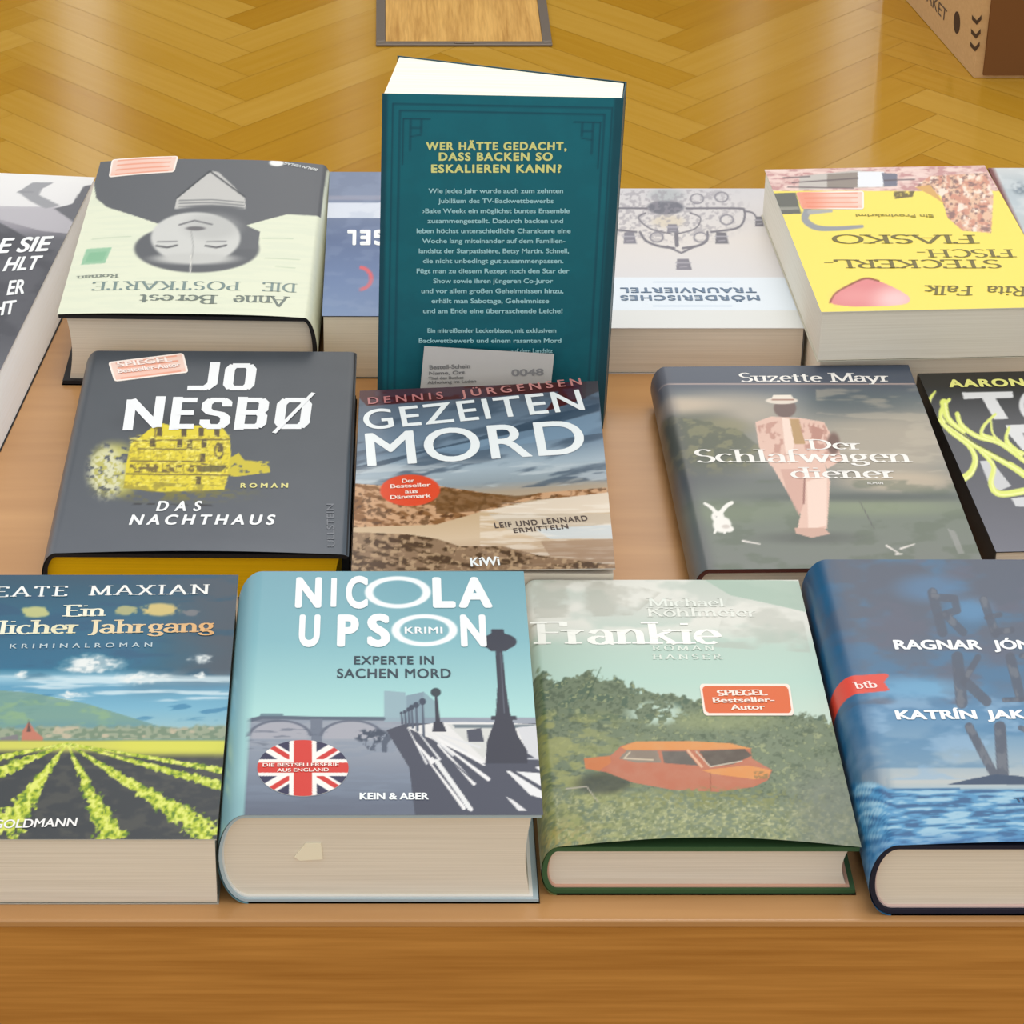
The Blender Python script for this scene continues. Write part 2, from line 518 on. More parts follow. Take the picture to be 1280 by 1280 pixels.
    def stroke(s, pts, w, col, up=0.00024):
        q = [s.loc(*p) for p in pts]
        ww = np.linalg.norm(s.loc(pts[0][0] + w, pts[0][1]) - q[0])
        v, f = pen(q, ww, ww)
        v = np.array(v)
        s.add(s.place(v[:, 0], v[:, 1], up + (np.arange(len(v)) // 4 % 3) * 0.00001), f, np.tile(albedo(col, s.haze, s.gain), (len(v), 1)), False)
    def build(s, name, mat, parent, label=None):
        V, C = np.concatenate(s.V), np.concatenate(s.C)
        me = bpy.data.meshes.new(name)
        me.from_pydata(V.tolist(), [], s.F)
        at = me.color_attributes.new('print', 'FLOAT_COLOR', 'POINT')
        at.data.foreach_set('color', np.concatenate([C, np.ones((len(C), 1))], 1).astype(np.float32).ravel())
        o = link(name, me, mat, parent, s.S)
        if label:
            o['label'] = label
        return o

def patch(book, name, corners, paint, words=(), nx=60, ny=24, up=0.00035, label=None, mat=None, sheet=None):
    """a sticker or card stuck on a cover: four measured corners (near-left, near-right, far-right, far-left), real thickness"""
    sh = sheet or book['sheet']
    q = [sh.loc(*c) for c in corners]
    u, v = np.meshgrid(np.linspace(0, 1, nx), np.linspace(0, 1, ny))
    cut = .035 * (1 - np.sqrt(1 - np.clip(1 - np.minimum(v, 1 - v) / .14, 0, 1) ** 2))
    u = cut + u * (1 - 2 * cut)
    A = (1 - v) * ((1 - u) * q[0][0] + u * q[1][0]) + v * ((1 - u) * q[3][0] + u * q[2][0])
    B = (1 - v) * ((1 - u) * q[0][1] + u * q[1][1]) + v * ((1 - u) * q[3][1] + u * q[2][1])
    s = Sheet(book['root'], sh.O, sh.ex, sh.ey, sh.W, sh.L, sh.lift, sh.haze)
    s.grid(A, B, s.place(A, B, up), lambda C, X, Y, U, V: paint(C, X, Y, u, v), aa=False)
    edge = [(0, i) for i in range(nx)] + [(j, nx - 1) for j in range(ny)] + [(ny - 1, i) for i in range(nx - 1, -1, -1)] + [(j, 0) for j in range(ny - 1, -1, -1)]
    ea = np.array([A[j, i] for j, i in edge])
    eb = np.array([B[j, i] for j, i in edge])
    n = len(edge)
    s.add(np.concatenate([s.place(ea, eb, up), s.place(ea, eb, 0.0)]), [(i, i + n, (i + 1) % n + n, (i + 1) % n) for i in range(n)], np.tile(albedo((235, 230, 222)), (2 * n, 1)), False)
    for w in words:
        kw = dict(w[5]) if len(w) > 5 else {}
        kw['up'] = up + 0.00012
        s.write(*w[:5], **kw)
    return s.build(name, mat or M_PRINT, book['root'], label)

# ------------------------------------------------------------------ books
def paperback(label, loc, rz, W, L, T, paint, words=(), T2=None, tilt=(0, 0), nx=200, ny=240, pages=None, edge=(238, 236, 230), spine='L',
              spine_col=(200, 200, 200), back_col=None, lift=None, mat=None, haze=HAZE, group='books on the display table', fan=0.0):
    root = thing('book', label, 'book', loc, rz, group)
    T2 = T if T2 is None else T2
    th = 0.0005
    ex, ey = np.array([W, 0, T2 - T + tilt[0]]), np.array([0, L, tilt[1]])
    sh = Sheet(root, (0, 0, T), ex / np.linalg.norm(ex), ey / np.linalg.norm(ey), W, L, lift, haze)
    sh.flat(paint, nx, ny)
    sh.rim(th, edge)
    for w in words:
        sh.write(*w[:5], **(dict(w[5]) if len(w) > 5 else {}))
    # spine and back of the same card
    xs = 0.0 if spine == 'L' else W
    hs = T if spine == 'L' else T2
    sg = -1 if spine == 'L' else 1
    c = albedo(spine_col, haze)
    ny_s = 40
    yy = np.linspace(0, L, ny_s)
    P = np.concatenate([np.stack([0 * yy + xs + sg * 0.0003, yy, 0 * yy + hs - 0.0001], 1), np.stack([0 * yy + xs + sg * 0.0003, yy, 0 * yy], 1)])
    F = [((i, i + 1, i + 1 + ny_s, i + ny_s) if spine == 'L' else (i + 1, i, i + ny_s, i + 1 + ny_s)) for i in range(ny_s - 1)]
    sh.add(P, [f[::-1] for f in F], np.tile(c, (2 * ny_s, 1)), False)
    cb = albedo(back_col or edge, haze)
    Wb = W + fan
    sh.add([(0, 0, 0.0001), (Wb, 0, 0.0001), (Wb, L, 0.0001), (0, L, 0.0001), (0, 0, .0005), (Wb, 0, .0005), (Wb, L, .0005), (0, L, .0005)],
           [(3, 2, 1, 0), (0, 1, 5, 4), (1, 2, 6, 5), (3, 7, 6, 2), (0, 4, 7, 3)], np.tile(cb, (8, 1)), False)
    sh.build('cover', mat or M_PRINT, root)
    i0, i1 = (0.0004, 0.0008) if spine == 'L' else (0.0008, 0.0004)
    mb = MB()
    n = 24
    xs_ = np.linspace(i0, W - i1, n)
    dz = th + 0.0001
    prof = [(x + fan * (x - i0) / (W - i0), 0.0006) for x in xs_] + [(x, T + (T2 - T) * x / W - dz) for x in xs_[::-1]]
    mb.prism(prof, 0.0006, L - 0.0006)
    mb.build('page_block', pages or M_CREAM, root)
    return {'root': root, 'sheet': sh}

def hardcover(label, loc, rz, W, L, T, rs, paint, words=(), nx=200, ny=240, pages=None, case_col=(40, 40, 45), spine='L', lift=None,
              mat=None, haze=HAZE, lining=None, group='books on the display table', strokes=(), board=.0022, inset=0.0035, fore_drop=0.0):
    """dust jacket over boards with a rounded spine; spine on the left or the right"""
    root = thing('book', label, 'book', loc, rz, group)
    sh = Sheet(root, (0, 0, T), (1, 0, 0), (0, 1, 0), W, L, lift, haze)
    mir = (lambda x: x) if spine == 'L' else (lambda x: W - x)
    # jacket: columns from fore edge over the top, round the spine, a little underneath
    top = np.linspace(W, rs, nx)
    ph = np.radians(np.linspace(90, 270, 28))[1:]
    sp_x, sp_z = rs + rs * np.cos(ph), T / 2 + T / 2 * np.sin(ph)
    dl = np.hypot(np.diff(np.concatenate([[rs], sp_x])), np.diff(np.concatenate([[T], sp_z])))
    sp_a = rs - np.cumsum(dl)
    ua = np.concatenate([top, sp_a, [sp_a[-1] - 0.03, sp_a[-1] - (W - rs)]])
    px_ = np.concatenate([top, sp_x, [rs + 0.03, W]])
    pz = np.concatenate([0 * top + T, sp_z, [0.0, 0.0]])
    b = np.linspace(0, L, ny)
    A, B = np.meshgrid(mir(ua), b)
    Xg, _ = np.meshgrid(mir(px_), b)
    Zg, _ = np.meshgrid(pz, b)
    up = np.zeros(A.shape)
    if lift:
        onflat = (np.arange(len(px_)) < nx)[None, :]
        up = np.where(onflat, lift(Xg / W, B / L), 0)
    if fore_drop:                                     # soft turn of the jacket over the board's fore edge
        d = np.clip((px_ - (W - 0.004)) / 0.004, 0, 1) ** 2 * fore_drop * (np.arange(len(px_)) < nx)
        up = up - d[None, :]
    P = np.stack([Xg, B, Zg + up], -1)
    if spine == 'L':
        A, B, P = A[:, ::-1], B[:, ::-1], P[:, ::-1]
    sh.grid(A, B, P, paint)
    for w in words:
        sh.write(*w[:5], **(dict(w[5]) if len(w) > 5 else {}))
    for st in strokes:
        sh.stroke(*st)
    sh.build('dust_jacket', mat or M_PRINT, root)
    def shell(x_in, th0, th1):
        """C-shaped outline between two depths under the jacket"""
        def half(d):
            r, h = max(rs - d, 0.002), T / 2 - d
            pts = [(W - x_in, T - d)] + [(rs + r * math.cos(q), T / 2 + h * math.sin(q)) for q in np.radians(np.linspace(90, 270, 22))] + [(W - x_in, d)]
            return pts
        pr = half(th0) + half(th1)[::-1]
        return [(mir(x), z) for x, z in pr]
    def shell_mesh(name, x_in, th0, th1, y0, y1, mat_):
        pr = shell(x_in, th0, th1)
        n = len(pr)
        h = n // 2
        V = [(x, y0, z) for x, z in pr] + [(x, y1, z) for x, z in pr]
        F = []
        for i in range(h - 1):
            j, k = n - 1 - i, n - 2 - i
            F += [(i, i + 1, k, j), (i + n, j + n, k + n, i + 1 + n)]
        F += [(i, i + n, (i + 1) % n + n, (i + 1) % n) for i in range(n)]
        if spine == 'R':
            F = [f[::-1] for f in F]
        me = mesh_of(name, V, F)
        return link(name, me, mat_, root)
    case, _, _ = principled('book_case_cloth', case_col, 0.6, 0.3)
    d = 0.0005 + board
    shell_mesh('case', 0.0006, 0.0005, d, 0.0006, L - 0.0006, case)
    if lining:
        lm, _, _ = principled('endpaper', lining, 0.8, 0.2)
        shell_mesh('endpaper', 0.003, d, d + .0007, 0.002, L - 0.002, lm)
        d += .0007
    r, h = max(rs - d, 0.002), T / 2 - d
    pr = [(rs + r * math.cos(q), T / 2 + h * math.sin(q)) for q in np.radians(np.linspace(90, 270, 22))]
    fe = W - 0.0045
    pr += [(fe - 0.0022 * math.sin(math.pi * k / 10), d + (T - 2 * d) * k / 10) for k in range(11)]
    pr = [(mir(x), z) for x, z in pr]
    if spine == 'R':
        pr = pr[::-1]
    mb = MB()
    mb.prism(pr, inset, L - inset)
    mb.build('page_block', pages or M_CREAM, root)
    return {'root': root, 'sheet': sh, 'T': T, 'W': W, 'L': L, 'inset': inset}

# ------------------------------------------------------------------ the hall: floor, far wall, windows
rng = random.Random(7)
def herringbone():
    """one mesh of real parquet blocks, 7 to 1, laid at 45 degrees"""
    Wd, n, g = 0.0637, 7, 0.0003
    V, F, C, UV = [], [], [], []
    c45 = math.sqrt(0.5)
    ox, oy = -0.19, 2.80
    for k in range(-10, 11):
        for j in range(-70, 110):
            for kind in (0, 1):
                if kind == 0:
                    a0, b0, a1, b1 = j + 2 * n * k, j, j + n + 2 * n * k, j + 1
                else:
                    a0, b0, a1, b1 = j + 2 * n * k, j + 1, j + 1 + 2 * n * k, j + 1 + n
                q = [(a0 * Wd + g, b0 * Wd + g), (a1 * Wd - g, b0 * Wd + g), (a1 * Wd - g, b1 * Wd - g), (a0 * Wd + g, b1 * Wd - g)]
                p = [((a - b) * c45 + ox, (a + b) * c45 + oy) for a, b in q]
                cx, cy = sum(t[0] for t in p) / 4, sum(t[1] for t in p) / 4
                if not (-3.2 < cx < 3.4 and -1.8 < cy < 7.9):
                    continue
                i = len(V)
                V += [(x, y, 0.0) for x, y in p]
                F.append((i, i + 1, i + 2, i + 3))
                t, r = rng.random(), rng.random() * 30
                C += [(t, rng.random(), r, 1)] * 4
                l, w = n * Wd, Wd
                UV += [(r, r * .37), (r + l, r * .37), (r + l, r * .37 + w), (r, r * .37 + w)] if kind == 0 else [(r, r * .37 + w), (r, r * .37), (r + l, r * .37), (r + l, r * .37 + w)]
    i = len(V)
    V += [(-3.3, -1.9, -0.0006), (3.5, -1.9, -0.0006), (3.5, 8.0, -0.0006), (-3.3, 8.0, -0.0006)]
    V += [(x, y, -0.03) for x, y, z in V[i:i + 4]]
    F += [(i, i + 1, i + 2, i + 3), (i + 7, i + 6, i + 5, i + 4)]
    C += [(-.4, 0, 0, 1)] * 8
    UV += [(0, 0)] * 8
    me = mesh_of('floor', V, F)
    at = me.color_attributes.new('block', 'FLOAT_COLOR', 'POINT')
    at.data.foreach_set('color', np.array(C, np.float32).ravel())
    uv = me.uv_layers.new(name='grain')
    li = np.empty(len(me.loops), np.int32)
    me.loops.foreach_get('vertex_index', li)
    uv.data.foreach_set('uv', np.array(UV, np.float32)[li].ravel())
    m, t, b = principled('parquet', (200, 150, 60), 0.15, 0.42)
    a = t.nodes.new('ShaderNodeAttribute')
    a.attribute_name = 'block'
    sp = t.nodes.new('ShaderNodeSeparateColor')
    t.links.new(a.outputs['Color'], sp.inputs[0])
    u = t.nodes.new('ShaderNodeUVMap')
    u.uv_map = 'grain'
    mp = t.nodes.new('ShaderNodeMapping')
    mp.inputs['Scale'].default_value = (5, 90, 1)
    nz = t.nodes.new('ShaderNodeTexNoise')
    nz.inputs['Detail'].default_value = 5
    nz.inputs['Distortion'].default_value = 0.5
    nz.inputs['Scale'].default_value = 1
    t.links.new(u.outputs[0], mp.inputs[0])
    t.links.new(mp.outputs[0], nz.inputs['Vector'])
    ad = t.nodes.new('ShaderNodeMath')
    ad.operation = 'MULTIPLY_ADD'
    ad.inputs[1].default_value = 0.62
    t.links.new(sp.outputs[0], ad.inputs[0])
    ml = t.nodes.new('ShaderNodeMath')
    ml.operation = 'MULTIPLY'
    ml.inputs[1].default_value = 0.45
    t.links.new(nz.outputs['Fac'], ml.inputs[0])
    t.links.new(ml.outputs[0], ad.inputs[2])
    r = t.nodes.new('ShaderNodeValToRGB')
    r.color_ramp.elements[0].position = 0.08
    r.color_ramp.elements[0].color = rgba((170, 120, 26))
    r.color_ramp.elements[1].position = 0.95
    r.color_ramp.elements[1].color = rgba((198, 156, 66))
    e = r.color_ramp.elements.new(0.5)
    e.color = rgba((184, 138, 40))
    t.links.new(ad.outputs[0], r.inputs[0])
    t.links.new(r.outputs[0], b.inputs['Base Color'])
    tag(link('floor', me, m), kind='structure')
herringbone()

m_wall, _, _ = principled('far_wall_panel', (88, 66, 44), 0.8, 0.2)
m_frame, _, _ = principled('window_frame_paint', (205, 200, 190), 0.5)
m_pane, t_, b_ = principled('daylight_pane', (240, 245, 250), 0.2)
b_.inputs['Emission Color'].default_value = (1.0, 0.97, 0.93, 1)
b_.inputs['Emission Strength'].default_value = 1.8
WIN = [(-1.00, 0.17), (-0.10, 0.07), (1.22, 0.07), (1.58, 0.17), (-1.9, 0.3), (2.5, 0.3)]
WY, WZ0, WZ1, WH = 8.0, 0.25, 3.0, 3.3
mb = MB()
edges = [-3.3]
for x, w in sorted(WIN):
    mb.box(edges[-1], x - w / 2, WY, WY + 0.2, 0, WH)
    mb.box(x - w / 2, x + w / 2, WY, WY + 0.2, 0, WZ0)
    mb.box(x - w / 2, x + w / 2, WY, WY + 0.2, WZ1, WH)
    edges.append(x + w / 2)
mb.box(edges[-1], 3.5, WY, WY + 0.2, 0, WH)
tag(mb.build('wall_back', m_wall), kind='structure')
for k, (x, w) in enumerate(WIN):
    f = MB()
    for a, b in ((x - w / 2, x - w / 2 + .02), (x + w / 2 - .02, x + w / 2)):
        f.box(a, b, WY + .02, WY + .1, WZ0, WZ1)
    f.box(x - w / 2 + .02, x + w / 2 - .02, WY + .02, WY + .1, WZ0, WZ0 + .03)
    f.box(x - w / 2 + .02, x + w / 2 - .02, WY + .02, WY + .1, WZ1 - .03, WZ1)
    if w > .15:
        f.box(x - .012, x + .012, WY + .02, WY + .1, WZ0 + .03, WZ1 - .03)
    o = tag(f.build('window_%d' % (k + 1), m_frame), kind='structure')
    MB().box(x - w / 2 + .02, x + w / 2 - .02, WY + .05, WY + .056, WZ0 + .03, WZ1 - .03).build('pane', m_pane, o)

# floor box with a wooden lid in a grey metal frame
fx0, fx1, fy0, fy1 = -0.0115, 0.2425, 2.912, 3.166
fb = thing('floor_box', 'square floor socket box, wooden lid in a grey metal frame set in the parquet', 'floor box', ((fx0 + fx1) / 2, (fy0 + fy1) / 2, 0))
hw = (fx1 - fx0) / 2
m_steel, _, _ = principled('grey_metal', (128, 118, 108), 0.42, 0.5, 0.55)
m = MB()
for x0, x1, y0, y1 in ((-hw, hw, -hw, -hw + .013), (-hw, hw, hw - .013, hw), (-hw, -hw + .0135, -hw + .013, hw - .013), (hw - .0135, hw, -hw + .013, hw - .013)):
    m.box(x0, x1, y0, y1, 0.0, 0.004, 0.0012)
m.build('frame', m_steel, fb)
m_lid = wood('lid_wood', (182, 132, 58), (226, 178, 98), 5, 0.45, 'Y', stretch=16)
MB().box(-hw + .014, hw - .014, -hw + .0135, hw - .0135, 0.0, 0.0025).build('lid', m_lid, fb)
MB().box(-.014, .014, -hw + .002, -hw + .008, 0.004, 0.0058, .0008).build('lid_latch', m_steel, fb)

# cardboard box
bx, by = 0.8285, 2.789
ang = math.atan2(-0.047, 0.308)
bo = thing('cardboard_box', 'brown cardboard shipping box with printed marks on the parquet floor', 'box', (bx, by, 0))
m_kraft, t_, b_ = principled('kraft_board', (206, 168, 120), 0.85, 0.15)
n_ = t_.nodes.new('ShaderNodeTexNoise')
n_.inputs['Scale'].default_value = 60
r_ = t_.nodes.new('ShaderNodeValToRGB')
r_.color_ramp.elements[0].color = rgba((196, 158, 110))
r_.color_ramp.elements[1].color = rgba((214, 178, 130))
t_.links.new(n_.outputs['Fac'], r_.inputs[0])
t_.links.new(r_.outputs[0], b_.inputs['Base Color'])
m_brown, _, _ = principled('shaded_kraft_board', (122, 82, 46), 0.8, 0.15)  # darker board colour holds the shade of the box's front face
BD, BW, BH = 0.42, 0.34, 0.30
dx, dy = math.sin(ang), math.cos(ang)
def bp(u, v, z):                                   # u along the front, v along the side
    return (u * dy + v * dx + 0.0, v * dy - u * dx * 0.0 + 0 * u, z)
MB().add([bp(0, .004, .001), bp(BW, .004, .001), bp(BW, BD, .001), bp(0, BD, .001), bp(0, .004, BH), bp(BW, .004, BH), bp(BW, BD, BH), bp(0, BD, BH)],
         [(3, 2, 1, 0), (0, 1, 5, 4), (1, 2, 6, 5), (2, 3, 7, 6), (3, 0, 4, 7)]).build('carton', m_kraft, bo)
mb = MB()
for v0, v1, z in ((.004, BD / 2 - .001, BH), (BD / 2 + .001, BD, BH)):
    mb.add([bp(0, v0, z), bp(BW, v0, z), bp(BW, v1, z + .002), bp(0, v1, z + .002), bp(0, v0, z + .003), bp(BW, v0, z + .003), bp(BW, v1, z + .005), bp(0, v1, z + .005)],
           [(3, 2, 1, 0), (4, 5, 6, 7), (0, 1, 5, 4), (1, 2, 6, 5), (2, 3, 7, 6), (3, 0, 4, 7)])
mb.build('lid_flap', m_kraft, bo)
MB().add([bp(.012, .0, .006), bp(BW, .0, .006), bp(BW, .0, BH), bp(.012, .0, BH), bp(.012, .004, .006), bp(BW, .004, .006), bp(BW, .004, BH), bp(.012, .004, BH)],
         [(0, 1, 2, 3), (7, 6, 5, 4), (0, 4, 5, 1), (3, 2, 6, 7), (0, 3, 7, 4)]).build('shaded_front', m_brown, bo)  # thin extra sheet that carries the front's painted shade
# printing on the side of the carton
ss = Sheet(bo, (-0.0003, 0.0, 0.0), (-dx, -dy, 0), (0, 0, 1), BD, BH, haze=0.0)
zb = Z(7.53, 1110, 0)
ink = (62, 40, 34)
def blot(name, pts, col=ink):
    q = [ss.loc(*p) for p in pts]
    a, b = np.array([t[0] for t in q]), np.array([t[1] for t in q])
    mk_ = Sheet(bo, ss.O, ss.ex, ss.ey, BD, BH, haze=0.0)
    mk_.add(mk_.place(a, b, 0.0002), [tuple(range(len(pts)))], np.tile(albedo(col, 0), (len(pts), 1)), False)
    mk_.build(name, M_MATTE, bo)
cx, cy = zb(648, 212)
blot('printed_oval', [(cx + 4.0 * math.cos(t * math.pi / 10), cy - 14 * math.sin(t * math.pi / 10)) for t in range(20)][::-1])
for (zx, zy) in ((836, 170), (828, 300), (820, 420)):
    cx, cy = zb(zx, zy)
    blot('printed_arrow', [(cx - 6, cy - 4), (cx - 6, cy + 2), (cx, cy + 8.5), (cx + 6, cy + 2), (cx + 6, cy - 4), (cx, cy + 3)])
ss.write('PAKET', zb(330, -30), zb(545, 212), 15, (96, 80, 72), up=.0002, hz=0)
ss.build('printed_lettering', M_MATTE, bo, 'faded dark lettering on the box side')

# ------------------------------------------------------------------ display table
TX0, TX1, TD = -0.62, 0.86, 0.722
m_top = wood('beech_top', (174, 126, 76), (192, 144, 92), 2.2, 0.3, 'X', 0.6, 12)
m_apron = wood('beech_apron', (168, 112, 44), (198, 140, 66), 3.2, 0.5, 'X', 0.35, 30, 0.55)
tb = thing('display_table', 'light beech wood table carrying the rows of books', 'table', ((TX0 + TX1) / 2, TD / 2, 0))
hx, hy = (TX1 - TX0) / 2, TD / 2
MB().box(-hx, hx, -hy, hy, TABLE - 0.004, TABLE, 0.001).build('tabletop', m_top, tb)
MB().box(-hx + .0005, hx - .0005, -hy + .0006, -hy + .025, TABLE - 0.16, TABLE - 0.004).build('front_apron', m_apron, tb)
MB().box(-hx + .0005, hx - .0005, hy - .025, hy - .0006, TABLE - 0.16, TABLE - 0.004).build('back_apron', m_apron, tb)
for s_ in (-1, 1):
    MB().box(min(s_ * (hx - .0255), s_ * hx), max(s_ * (hx - .0255), s_ * hx), -hy + .0255, hy - .0255, TABLE - 0.16, TABLE - 0.004).build('side_apron', m_apron, tb)
for sx_ in (-1, 1):
    for sy_ in (-1, 1):
        cx, cy = sx_ * (hx - .06), sy_ * (hy - .06)
        MB().box(cx - .032, cx + .032, cy - .032, cy + .032, 0.0, TABLE - 0.004, .003).build('leg', m_apron, tb)

R = math.radians

# ------------------------------------------------------------------ front row
def paint_vine(C, X, Y, u, v):
    C[:] = grad(Y, [(718, (66, 92, 112)), (770, (54, 106, 134)), (835, (46, 114, 148)), (848, (150, 195, 216)), (858, (96, 158, 192)), (885, (118, 178, 206)), (912, (150, 190, 200)), (925, (150, 168, 110)), (1048, (84, 88, 84))])
    dk = sstep(150, 300, X + fbm(X / 60, Y / 22, 3) * 60 - 20) * (1 - sstep(838, 872, Y + (X - 250) * .12))
    put(C, dk * .95, (84, 94, 106))
    put(C, sstep(.55, .75, fbm(X / 50, Y / 9, 11)) * (Y < 850) * .5, (40, 92, 124))
    st = sstep(.5, .7, fbm(X / 70, Y / 5, 5)) * sstep(842, 848, Y) * (1 - sstep(872, 884, Y))
    put(C, st * .8, (206, 226, 234))
    put(C, sstep(.6, .7, fbm(X / 45, (Y + X * .12) / 8, 9)) * sstep(860, 870, Y) * (1 - sstep(896, 905, Y)) * .7, (62, 128, 170))
    for cx, cy, rx, ry in ((118, 829, 34, 9), (100, 836, 22, 5), (27, 843, 8, 5), (250, 824, 10, 5), (251, 844, 8, 3), (88, 868, 16, 3), (178, 848, 30, 6)):
        put(C, ell(X, Y, cx + (fbm(X / 9, Y / 5, 2) - .5) * 22, cy + (fbm(X / 7, Y / 6, 22) - .5) * 7, rx, ry, .5) * (.55 + .45 * sstep(.35, .6, fbm(X / 8, Y / 3, 23))), (226, 232, 232))
    hill = poly(X, Y, [(-40, 860), (40, 866), (110, 880), (200, 908), (290, 916), (290, 926), (-40, 926)])
    put(C, hill * .85, (118, 156, 142))
    put(C, hill * sstep(.5, .7, fbm(X / 26, Y / 8, 4)) * .6, (146, 180, 128))
    put(C, hill * sstep(895, 915, Y) * .6, (86, 140, 170))
    town = sstep(906, 912, Y + (fbm(X / 14, Y / 30, 8) - .5) * 12) * (1 - sstep(922, 926, Y))
    put(C, town, (152, 164, 140))
    put(C, town * sstep(.5, .62, noise(X / 5, Y / 3, 6)) * .7, (108, 134, 112))
    put(C, town * sstep(.72, .8, noise(X / 12, Y / 5, 12)) * .7, (206, 186, 160))
    put(C, poly(X, Y, [(26, 930), (28, 914), (36, 902), (44, 914), (54, 922), (54, 931)]), (196, 124, 104))
    put(C, poly(X, Y, [(33, 915), (36, 899), (39, 915)]), (110, 84, 80))
    put(C, poly(X, Y, [(0, 931), (0, 922), (22, 918), (24, 931)]), (130, 128, 132))
    f = sstep(924, 928, Y)
    put(C, f, (74, 78, 82))
    put(C, f * sstep(.45, .7, fbm(X / 16, Y / 7, 21)) * .5, (98, 98, 92))
    put(C, f * (1 - sstep(934, 944, Y)) , (206, 206, 92))
    put(C, f * sstep(0, 1, (X - 110) / 60) * (1 - sstep(938, 950, Y)) * .9, (214, 214, 84))
    nz = (fbm(X / 5, Y / 5, 31) - .5)
    for (x1, y1, w) in ((4, 1040, 44), (140, 1052, 44), (272, 1048, 40), (292, 986, 14), (294, 966, 8), (-30, 978, 26), (-40, 955, 12)):
        ax, ay = (84, 929)
        dxx, dyy = x1 - ax, y1 - ay
        tt = ((X - ax) * dxx + (Y - ay) * dyy) / (dxx * dxx + dyy * dyy)
        d = np.abs((X - ax) * dyy - (Y - ay) * dxx) / math.hypot(dxx, dyy)
        wd = .9 + w * .5 * np.clip(tt, 0, 1) ** 1.25 * (.82 + nz * 1.5)
        mk = (d < wd) * (tt > 0) * (tt < 1.0 + nz * .2)
        g = fbm(X / 4, Y / 4, 41)
        put(C, mk * 1.0, (184, 200, 62))
        put(C, mk * sstep(.5, .62, g), (222, 230, 110))
        put(C, mk * sstep(.58, .7, 1 - g), (104, 138, 52))
        put(C, mk * sstep(.55, 1.0, d / wd) * sstep(.4, .6, fbm(X / 3, Y / 3, 77)) * .8, (88, 120, 60))
    for cx, cy, rx, ry, cc in ((44, 765, 17, 7, (186, 190, 130)), (157, 763, 13, 6, (170, 172, 126)), (200, 762, 21, 8, (206, 186, 120)), (240, 766, 10, 4, (120, 124, 130))):
        put(C, ell(X, Y, cx, cy, rx * (1 + (fbm(X / 5, Y / 4, 17) - .5) * 1.2), ry, .25), cc)
z1 = Z(2.844, 0, 700)
vine = paperback('paperback with a vineyard under a dark cloudy sky, front row at the left edge', (-0.1965, 0.011, TABLE), 0, .126, .210, .0348, paint_vine, [
    ('EATE', (-9, 746.5), (84, 745.5), 12.5, (236, 240, 240), dict(font='serif', w=.14, t=.06, gap=.22)),
    ('MAXIAN', (110, 744.5), (262, 743), 12, (236, 238, 236), dict(font='serif', w=.14, t=.06, gap=.2)),
    ('Ein', (78, 771), (132, 770), 14, (238, 236, 214), dict(font='serif', w=.15, t=.075)),
    ('licher', (-5, 793), (97, 792), 17, (236, 236, 214), dict(font='serif', w=.15, t=.075, col2=(228, 220, 180))),
    ('Jahrgang', (110, 792), (268, 790), 16.5, (232, 220, 184), dict(font='serif', w=.15, t=.075, col2=(224, 170, 110))),
    ('KRIMINALROMAN', (12, 811), (190, 809), 5.5, (190, 208, 216), dict(gap=1.7, bold=.012)),
    ('GOLDMANN', (-10, 1036), (95, 1033), 10.5, (238, 238, 238), dict(bold=.02, slant=.1)),
], nx=230, ny=260, edge=(205, 205, 196), spine_col=(60, 80, 100))

